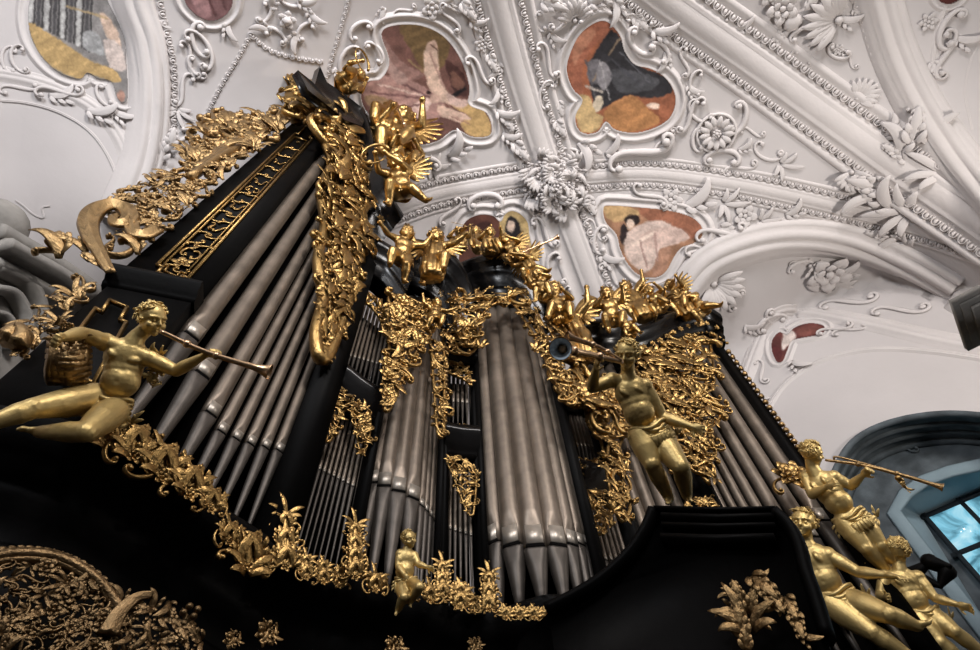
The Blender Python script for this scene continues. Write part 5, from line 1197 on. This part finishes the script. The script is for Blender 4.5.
def trumpet(label, pts, bell_r, tube_r, name='long_trumpet', m=None, slide=None, bell_len=.12, n=10, inside=None):
    P = cat(pts, n); t = thing(name, label, 'trumpet', tuple(P[0]), 'trumpets of the gilded figures'); L = np.r_[0, np.cumsum(np.linalg.norm(np.diff(P, axis=0), axis=1))]; L /= L[-1]
    W = tube_r*(1+.5*L); mb = MB(); sweep(mb, P, (0.1, .3, 1), W, W, ROUND); 
    for q in (.3, .62): p = P[int(q*(len(P)-1))]; sphere(mb, p, tube_r*2.0, 8, 6)
    obj('tube', mb, m or BRASS, t)
    d = unit(P[-1]-P[-2]); ss = np.linspace(0, 1, 9); Q = np.array([P[-1]+d*bell_len*(q-.6) for q in ss]); W = tube_r*1.5+(bell_r-tube_r*1.5)*ss**2.6
    mb = MB(); sweep(mb, Q, (0.1, .3, 1), W, W, np.array([(math.cos(a), math.sin(a)) for a in np.linspace(0, 6.283, 20, endpoint=False)]), caps=False)
    k = Q[-1]; sweep(mb, np.array([k-d*.001, k+d*.006]), (0.1, .3, 1), bell_r*1.04, bell_r*1.04, np.array([(math.cos(a), math.sin(a)) for a in np.linspace(0, 6.283, 20, endpoint=False)]), caps=False)
    obj('bell', mb, m or BRASS, t)
    mb = MB(); Q2 = Q+d*.002; sweep(mb, Q2[::-1], (0.1, .3, 1), (W*.93)[::-1], (W*.93)[::-1], np.array([(math.cos(a), math.sin(a)) for a in np.linspace(0, 6.283, 20, endpoint=False)])); 
    mb2 = MB(); V, Qd, T = mb.tpl(); mb2.add(V, Qd[:, ::-1]); e = obj('bell_inside', mb2, inside or m or BRASS, t)
    if slide is not None:
        mb = MB(); S_ = cat(slide, 8); sweep(mb, S_, (0.1, .3, 1), tube_r*.8, tube_r*.8, ROUND6); obj('slide_tube', mb, m or BRASS, t)
    return t
def mppx(px, py, D): return np.linalg.norm(ray(px+1, py)-ray(px, py))*D
class Fig:
    def __init__(s, D): s.D = D
    def __call__(s, px, py, d=0.): return at(px, py, s.D+d)
CAMDIR = lambda p: unit(-np.asarray(p))
UPZ = np.array([0, 0, 1.])

# left seated trumpeter
Dp = np.linalg.norm(onplane(125, 380, np.array([*PNL.pt(.5, 0), 0]), PNL.n3)); F = Fig(Dp-.55); s = 38*mppx(125, 370, F.D)
J = dict(head=F(152,319,-.02), neck=F(137,337), chest=F(126,357), belly=F(121,381,-.02), pelvis=F(108,402,.02), shL=F(105,342,.02), shR=F(149,358,-.04), elL=F(82,333,-.12), haL=F(64,337,-.28), elR=F(176,371,-.1), haR=F(202,357,-.22),
 hiL=F(96,398,.02), hiR=F(112,412,-.06), knL=F(34,408,-.18), anL=F(-14,425,-.25), toL=F(-30,420,-.3), knR=F(86,432,-.34), anR=F(40,432,-.1), toR=F(22,428,-.1))
c = CAMDIR(J['head']); rt = R3[:, 0]; up_ = R3[:, 1]
figure('large gilded putto seated at far left blowing a long trumpet to the right', J, s, unit(c*.55+rt*.75-up_*.25), unit(rt*.35+up_*.9-c*.0), c, 'large gilded trumpet putti', curlv=(1.2, 1.0), palm=(c-up_*.3, -up_+c*.3), curls=44, voxel=.03)
trumpet('long thin trumpet of the seated left putto, flared end over the pipes', [F(160,331,-.22), F(206,352,-.30), F(260,369,-.38)], .048, .013, bell_len=.14)
g_ = thing('carved_basket', 'gilded wicker like trophy hanging under the left putto\'s raised hand', 'carved ornament', tuple(F(66,360,.1)))
mb = MB(); 
for i in range(7): 
    q = np.linspace(0, 1, 8); P = [F(52+i*5+2*math.sin(v*6+i), 338+44*v, -.02-.12*math.sin(v*3.1)+.05*abs(i-3)/3) for v in q]; sweep(mb, P, c, .03, .03, ROUND6)
for j in range(8): P = [F(50+u*38-(1 if j in (0, 7) else -2)*3*math.sin(u*3.1)*0, 340+j*5.5+2*math.sin(u*3.1), -.03-.12*math.sin(u*3.1)*math.sin(j/7*3.1)) for u in np.linspace(0, 1, 9)]; sweep(mb, P, c, .022, .03, ROUND6)
obj('woven_body', mb, GOLDD, g_)
mb = MB(); mp_ = lambda x, y: (F(x, y, -.12), c, mppx(x, y, F.D)); carve(mb, [(50,332),(60,322),(82,328),(88,338),(70,344),(54,342)], mp_, 6, 13, ('cu','ac','fl5'), 4); obj('leaf_rim', mb, GOLDD, g_)
mb = MB(); mp_ = lambda x, y: (F(x, y, -.02), c, mppx(x, y, F.D)); carve(mb, [(148,352),(156,350),(160,372),(158,384),(148,384),(150,370)], mp_, 5, 15, ('cu','ac','sp'), 5, 1.4, 1.6); 
o = obj('drapery_sash', mb, GOLD2, origin=tuple(F(154,368))); tag(o, 'gilded fluttering sash falling from the left putto\'s arm', 'drapery')

# standing centre putto on the pedestal
pa = PED.mp(-.06)(676, 507)[0]; D0 = np.linalg.norm(pa); F = Fig(D0+.02); s = 29*mppx(640, 430, F.D)
J = dict(head=F(627,354,-.02), neck=F(628,373), chest=F(632,392,.0), belly=F(639,413,-.02), pelvis=F(649,431), shL=F(612,380,.0), shR=F(645,386,.02), elL=F(592,388,-.06), haL=F(596,369,-.16), elR=F(663,417,.02), haR=F(690,426,-.06),
 hiL=F(641,436,-.02), hiR=F(660,440,.02), knL=F(652,464,-.1), anL=F(669,498,0), toL=F(664,505,-.12), knR=F(681,467,-.12), anR=F(687,496,.02), toR=F(694,504,-.12))
c = CAMDIR(J['head'])
figure('large gilded putto standing on the black front pedestal blowing two trumpets', J, s, unit(c*.9-rt*.25-up_*.2), unit(up_*.98-rt*.05), c, 'large gilded trumpet putti', curlv=(1.3, .9), palm=(rt+up_*.2, c), curls=44, voxel=.032)
trumpet('trumpet with a pale blue reflection painted in its bell mouth pointing left from the standing putto', [F(622,362,-.16), F(597,356,-.30), F(570,350,-.5), F(562,349,-.75)], .052, .013, bell_len=.12, inside=BELLIN)
trumpet('second thin trumpet held above the blue mouthed one by the standing putto', [F(622,361,-.18), F(598,347,-.2), F(572,338,-.26)], .028, .010, bell_len=.07)

# right group
Dw = np.linalg.norm(RW.mp(.0)(845, 500)[0]); F = Fig(Dw-.75); s = 27*mppx(830, 490, F.D)
J = dict(head=F(812,453,-.02), neck=F(812,467), chest=F(823,485), belly=F(838,502,-.02), pelvis=F(851,519), shL=F(806,477,.05), shR=F(834,477,.02), elL=F(812,495,-.08), haL=F(826,487,-.22), elR=F(851,486,.02), haR=F(862,476,-.1),
 hiL=F(846,523,-.02), hiR=F(861,522,.02), knL=F(866,548,-.1), anL=F(888,572,.1), knR=F(880,545,-.02), anR=F(900,566,.1))
c = CAMDIR(J['head'])
figure('gilded curly haired putto in profile blowing a long horn, upper right', J, s, unit(rt*.93-up_*.2+c*.25), unit(up_*.93+rt*.25), c, 'large gilded trumpet putti', curlv=(1.2, 1.2), palm=(rt, c-up_*.3), curls=46, voxel=.034)
trumpet('long double horn of the upper right putto reaching towards the window', [F(825,460,-.05), F(862,465,-.05), F(905,476,-.05), F(938,486,-.05)], .045, .016, name='double_horn', slide=[F(834,460,-.05), F(838,457,-.05), F(880,468,-.05), F(930,483,-.05)], bell_len=.1, m=GOLDD)
mb = MB(); mp_ = lambda x, y: (F(x, y, -.05), c, mppx(x, y, F.D))
for x, y, ss, a, k in ((902,483,14,1.1,'ac'),(908,490,10,1.0,'cu'),(898,478,8,1,'ba')): p, n, sc = mp_(x, y); mb.put(TP[k], frame(p, n, a+1.9, ss*sc))
o = obj('horn_tassel', mb, GOLD, origin=tuple(F(905,486,-.05))); tag(o, 'small gilded tassel hanging from the long horn', 'tassel')
F = Fig(Dw-1.25); s = 32*mppx(830, 560, F.D)
J = dict(head=F(803,523,-.02), neck=F(806,542), chest=F(815,561), belly=F(824,580,-.02), pelvis=F(836,597), shL=F(796,552,.02), shR=F(828,555,-.02), elL=F(800,580,.08), haL=F(806,600,.1), elR=F(858,572,-.08), haR=F(884,575,-.2),
 hiL=F(830,603,-.04), hiR=F(846,600,.0), knL=F(872,632,-.2), anL=F(908,655,-.15), toL=F(925,655,-.2), knR=F(888,614,-.24), anR=F(917,626,-.1), toR=F(932,618,-.16))
c = CAMDIR(J['head'])
figure('large gilded putto with tilted laughing head stretching one leg, lower right', J, s, unit(c*.9-rt*.3+up_*.15), unit(up_*.97-rt*.2), c, 'large gilded resting putti', curlv=(.9, .5), palm=(c, -up_+c*.3), curls=44, voxel=.032)
F = Fig(Dw-.7); s = 27*mppx(900, 580, F.D)
J = dict(head=F(898,550,-.02), neck=F(899,565), chest=F(904,582), belly=F(913,600,-.02), pelvis=F(924,615), shL=F(885,576,-.05), shR=F(918,577,.05), elL=F(880,596,-.12), haL=F(885,597,-.24), elR=F(935,598,-.02), haR=F(956,604,-.1),
 hiL=F(918,619,-.05), hiR=F(932,617,.0), knL=F(940,642,-.15), anL=F(965,662,-.1), knR=F(955,632,-.1), anR=F(985,655,0.))
c = CAMDIR(J['head'])
figure('gilded putto bowing its curly head between its neighbours at the right edge', J, s, unit(c*.55-rt*.3-up_*.75), unit(up_*.6-rt*.3+c*.5), c, 'large gilded resting putti', curlv=(.7, .5), palm=(c, c-up_*.3), curls=60, voxel=.036)
mb = MB(); mp_ = lambda x, y: (F(x, y, .05), c, mppx(x, y, F.D)); carve(mb, [(868,560),(885,556),(888,572),(872,576)], mp_, 5, 15, ('cu','ac','c2'), 41, None, 1.5)
o = obj('drapery_sash', mb, GOLD2, origin=tuple(F(880,566))); tag(o, 'gilded drapery between the two lower right putti', 'drapery')
mb = MB(); rng = random.Random(5)
pts = [F(912,575,.25), F(930,562,.25), F(947,572,.25), F(940,586,.2), F(949,566,.2)]
for a, b_ in ((0,1),(1,2),(2,3),(0,3),(2,4),(1,4)): capsule(mb, pts[a], pts[b_], .09, .03, 8)
o = obj('dark_scroll', mb, BLACK, origin=tuple(pts[1])); tag(o, 'small black pointed scroll behind the bowing putto', 'carved ornament')
# ledge the right group rests on
mb = MB(); q = F(900, 690, .3); boxm(mb, q, RW.n3*.45, np.array([RW.d[0], RW.d[1], 0])*.9, np.array([0, 0, .12])); boxm(mb, (q[0], q[1], (q[2]-.12-1.6)/2), RW.n3*.35, np.array([RW.d[0], RW.d[1], 0])*.75, np.array([0, 0, (q[2]-.12+1.6)/2]))
o = obj('side_ledge', mb, BLACK, origin=(q[0], q[1], q[2]), smooth=False); tag(o, 'black ledge under the right hand group of putti', 'organ case')

# cherub seated on the plinth in front of the left small tower
fm = LS.mp(.34); D1 = np.linalg.norm(fm(408, 580)[0]); F = Fig(D1); s = 17*mppx(408, 570, F.D)
J = dict(head=F(409,539), neck=F(407,549), chest=F(406,559), belly=F(405,571,-.02), pelvis=F(406,582), shL=F(400,554), shR=F(414,556), elL=F(398,566,-.04), haL=F(404,574,-.12), elR=F(418,564,-.04), haR=F(427,567,-.1),
 hiL=F(403,585), hiR=F(410,585), knL=F(404,597,-.14), anL=F(398,610,-.05), toL=F(394,616,-.12), knR=F(419,587,-.2), anR=F(410,602,-.1), toR=F(411,607,-.16))
c = CAMDIR(J['head'])
figure('gilded cherub sitting on the plinth edge below the left small tower', J, s, unit(c*.8+rt*.5), up_, c, None, voxel=.045, name='gilded_cherub', curls=30)

# ------------------------------------------------------------------ small figures crowning the cornices
POSE = {
 'sit': dict(pelvis=(0,0,0), belly=(0,.05,.45), chest=(0,.02,1.0), neck=(0,.05,1.45), head=(0,.15,1.95), shL=(-.48,0,1.3), shR=(.48,0,1.3), elL=(-.8,.35,.95), haL=(-.35,.85,1.2), elR=(.85,.35,1.1), haR=(.7,.9,1.5), hiL=(-.26,.1,-.1), hiR=(.26,.1,-.1), knL=(-.45,.95,-.05), anL=(-.4,1.0,-.95), toL=(-.45,1.3,-1.05), knR=(.4,.9,.15), anR=(.75,.9,-.7), toR=(.85,1.2,-.8)),
 'up': dict(pelvis=(0,0,0), belly=(.03,.05,.45), chest=(.05,.02,1.0), neck=(.05,.05,1.45), head=(.1,.15,1.95), shL=(-.45,0,1.3), shR=(.52,0,1.32), elL=(-1.0,.2,1.5), haL=(-1.2,.4,2.2), elR=(1.05,.2,1.15), haR=(1.6,.5,1.35), hiL=(-.26,.1,-.1), hiR=(.26,.1,-.1), knL=(-.3,.5,-.85), anL=(-.5,.0,-1.6), toL=(-.6,.3,-1.75), knR=(.6,.7,-.5), anR=(.5,.5,-1.4), toR=(.6,.85,-1.5)),
 'play': dict(pelvis=(0,0,0), belly=(-.02,.05,.45), chest=(-.05,.05,1.0), neck=(-.05,.1,1.45), head=(-.15,.2,1.92), shL=(-.5,.05,1.3), shR=(.43,.05,1.32), elL=(-.9,.3,.9), haL=(-1.0,.9,1.45), elR=(.8,.45,.95), haR=(.15,.95,1.25), hiL=(-.26,.1,-.1), hiR=(.26,.1,-.1), knL=(-.5,.8,-.4), anL=(-.2,.9,-1.2), toL=(-.3,1.2,-1.25), knR=(.45,.85,-.25), anR=(.5,.5,-1.1), toR=(.6,.8,-1.2)),
 'horn': dict(pelvis=(0,0,0), belly=(.0,.05,.45), chest=(.08,.05,1.0), neck=(.12,.1,1.42), head=(.2,.25,1.9), shL=(-.38,.1,1.25), shR=(.55,.0,1.32), elL=(-.2,.7,1.1), haL=(.4,1.1,1.5), elR=(1.0,.35,1.3), haR=(.95,.95,1.7), hiL=(-.26,.1,-.1), hiR=(.26,.1,-.1), knL=(-.6,.6,-.6), anL=(-1.1,.2,-1.1), toL=(-1.3,.4,-1.2), knR=(.3,.85,-.3), anR=(.5,.4,-1.1), toR=(.6,.7,-1.2)),
}
def small(label, px, py, hpx, sec, off, pose, yaw=0., lean=.35, roll=0., robe=False, wings=False, inst=None, name='gilded_cherub', mir=False, tip=None, il=None):
    p, n, sc = sec.mp(off)(px, py); cdir = -p.copy(); cdir[2] = 0; fwd = unit(cdir); up = UPZ.copy()
    x = np.cross(up, fwd)*-1; a = yaw; f2 = fwd*math.cos(a)+x*math.sin(a); x2 = x*math.cos(a)-fwd*math.sin(a)
    up2 = unit(up*math.cos(lean)+f2*math.sin(lean)); f3 = unit(np.cross(up2, x2)); 
    if np.dot(f3, f2) < 0: f3 = -f3
    up3 = up2*math.cos(roll)+x2*math.sin(roll); x3 = x2*math.cos(roll)-up2*math.sin(roll)
    s = hpx*sc*1.02; mm = -1 if mir else 1
    J = {k: p+(x3*v[0]*mm+f3*v[1]+up3*v[2])*s for k, v in POSE[pose].items()}
    if mir:
        for k in ('sh', 'el', 'ha', 'hi', 'kn', 'an', 'to'): J[k+'L'], J[k+'R'] = J[k+'R'], J[k+'L']
    fd = unit(f3+x3*.3*mm+(up3*-.15))
    t = figure(label, J, s, fd, up3, f3, None, voxel=.075, bulk=1.08, hands=False, name=name, curls=16, cloth=not robe, wings=wings, robe=(p-up3*s*1.6+f3*s*.3) if robe else None, m=GOLD)
    if inst == 'trumpet':
        a0 = J['head']+fd*s*.5-up3*s*.25; e = sec.mp(off+.3)(*tip)[0]; trumpet(il, [a0, (a0+e)/2, e], s*.2, s*.05, bell_len=s*.4)
    if inst == 'horn':
        q = J['haR']; mb = MB(); P = [q+(x3*mm*math.cos(a)+up3*math.sin(a))*s*.65+f3*s*.1 for a in np.linspace(-2.4, 2.9, 18)]; sweep(mb, P, f3, np.linspace(.03, .09, 18)*s, None, ROUND6); o = obj('curled_horn', mb, GOLD, origin=tuple(q)); tag(o, il, 'horn')
    if inst == 'violin':
        q = J['neck']+f3*s*.6+x3*mm*-.3*s; v = thing('small_violin', il, 'violin', tuple(q)); mb = MB(); dd = unit(-x3*mm+f3*.5); B_ = np.stack([dd, np.cross(up3, dd), up3], 1)
        sphere(mb, q, (s*.3, s*.24, s*.07), 12, 6, B_); sphere(mb, q+dd*s*.3, (s*.24, s*.18, s*.07), 12, 6, B_); obj('violin_body', mb, GOLDD, v); mb = MB(); capsule(mb, q+dd*s*.4, q+dd*s*1.0, s*.04, s*.035, 6); obj('violin_neck', mb, GOLDD, v)
        mb = MB(); capsule(mb, q-x3*mm*s*.3+up3*s*.1+f3*s*.3, q+x3*mm*s*.8+up3*s*.45+f3*s*.5, s*.025, s*.02, 6); obj('bow', mb, GOLDD, v)
    return t
small('gilded cherub blowing a trumpet from the left tower cornice', 399, 148, 8.5, LW, .75, 'play', .5, .3, inst='trumpet', wings=True, tip=(421,163), il='tiny trumpet pointing down right from the left tower cornice')
small('gilded robed angel above the trumpeting cherub on the left tower', 389, 121, 7, LW, .7, 'up', .2, .3, robe=True, wings=True)
small('gilded cherub below the trumpeting one on the left tower cornice', 404, 168, 6.5, LW, .75, 'sit', .1, .3)
small('gilded cherub holding a curled horn at the lower end of the left tower cornice', 402, 192, 8, LW, .8, 'horn', .5, .4, inst='horn', wings=True, il='curled horn before the white vault at the left tower cornice end')
small('gilded cherub crouching high on the tip of the left tower', 343, 84, 5.5, LW, .55, 'sit', -.3, .3, inst='horn', il='curled gilded horn at the topmost tip of the organ')
small('gilded cherub seated with arms flung up on the left small tower cornice', 401, 258, 10.5, LS, .6, 'up', -.2, .3)
small('gilded robed angel standing between the left small tower and the centre crown', 434, 262, 11, LS, .65, 'up', .2, .2, robe=True, wings=True, mir=True)
small('tiny gilded violinist cherub on the left of the centre crown', 459, 248, 8, CT, .5, 'play', .1, .2, inst='violin', il='small violin held at the left of the centre crown')
small('gilded cherub seated in the middle of the centre crown', 490, 252, 9, CT, .55, 'sit', -.2, .3, mir=True)
small('gilded robed angel behind the middle of the centre crown', 478, 244, 7.5, CT, .2, 'up', 0., .1, robe=True, wings=True)
small('gilded cherub playing music right of the middle of the centre crown', 514, 258, 9, CT, .6, 'play', .2, .3, mir=True, wings=True)
small('gilded robed angel with a trumpet at the right of the centre crown', 532, 272, 9.5, CT, .6, 'horn', .4, .3, robe=True, inst='trumpet', wings=True, tip=(556,238), il='tiny trumpet raised at the right of the centre crown')
small('gilded cherub sliding down the right end of the centre crown', 547, 294, 9.5, CT, .7, 'sit', .3, .4)
small('gilded cherub hanging below the left end of the centre tower cornice', 434, 318, 8.5, IF, .7, 'up', -.2, .1, mir=True)
small('gilded robed angel crowning the flat right of the centre tower', 577, 338, 10.5, RI, .5, 'up', .1, .2, robe=True, wings=True)
small('gilded cherub above the pale blue trumpet mouth', 560, 318, 8.5, RI, .6, 'sit', -.2, .3)
small('gilded cherub kneeling left of the right tower crown', 613, 320, 9, RS, .7, 'play', -.2, .3, wings=True)
small('gilded robed angel at the centre of the right tower crown', 638, 306, 10.5, RW, .5, 'up', 0., .15, robe=True, wings=True)
small('gilded cherub seated right of the robed angel on the right tower crown', 661, 308, 8.5, RW, .6, 'sit', .1, .3, mir=True)
small('gilded robed musician angel on the right tower crown', 682, 304, 9, RW, .5, 'play', .2, .2, robe=True, wings=True, inst='violin', il='small violin on the right tower crown')
small('gilded cherub with a curled horn at the right end of the right tower crown', 703, 310, 9.5, RW, .6, 'horn', .4, .2, inst='horn', il='curled gilded horn at the right end of the right tower crown')
small('gilded cherub clinging under the right tower cornice', 629, 335, 8, RW, .7, 'sit', -.3, .3, mir=True)
# ------------------------------------------------------------------ light
w = bpy.data.worlds.new('world'); scene.world = w; w.use_nodes = True
w.node_tree.nodes['Background'].inputs[0].default_value = (.75, .78, .85, 1); w.node_tree.nodes['Background'].inputs[1].default_value = .10
def area(name, loc, target, size, power, col, spread=180):
    l = bpy.data.lights.new(name, 'AREA'); l.energy = power; l.size = size; l.color = col; l.shape = 'DISK'; l.spread = rad(spread)
    o = bpy.data.objects.new(name, l); scene.collection.objects.link(o); o.location = loc
    d = Vector(target)-Vector(loc); o.rotation_euler = d.to_track_quat('-Z', 'Y').to_euler(); return o
area('nave_fill_light', (0.0, -9.5, 9.5), (1.5, 3.0, 12.0), 4.0, 1100, (1, .95, .92), 112)  # added unseen area light, aimed high so the lower case stays dim
area('nave_lamp_light', (9.2, -2.2, 5.2), (4.5, 2, 12), .8, 260, (1, .93, .86), 150)
area('left_vault_fill', (-7, -5, 7), (0, 3, 11), 2.5, 560, (.94, .96, 1), 130)  # added uplight from an unseen source, brightens the left of the vault
scene.view_settings.view_transform = 'Standard'; scene.view_settings.look = 'None'
scene.view_settings.exposure = 0; scene.view_settings.gamma = 1; scene.view_settings.use_curve_mapping = False
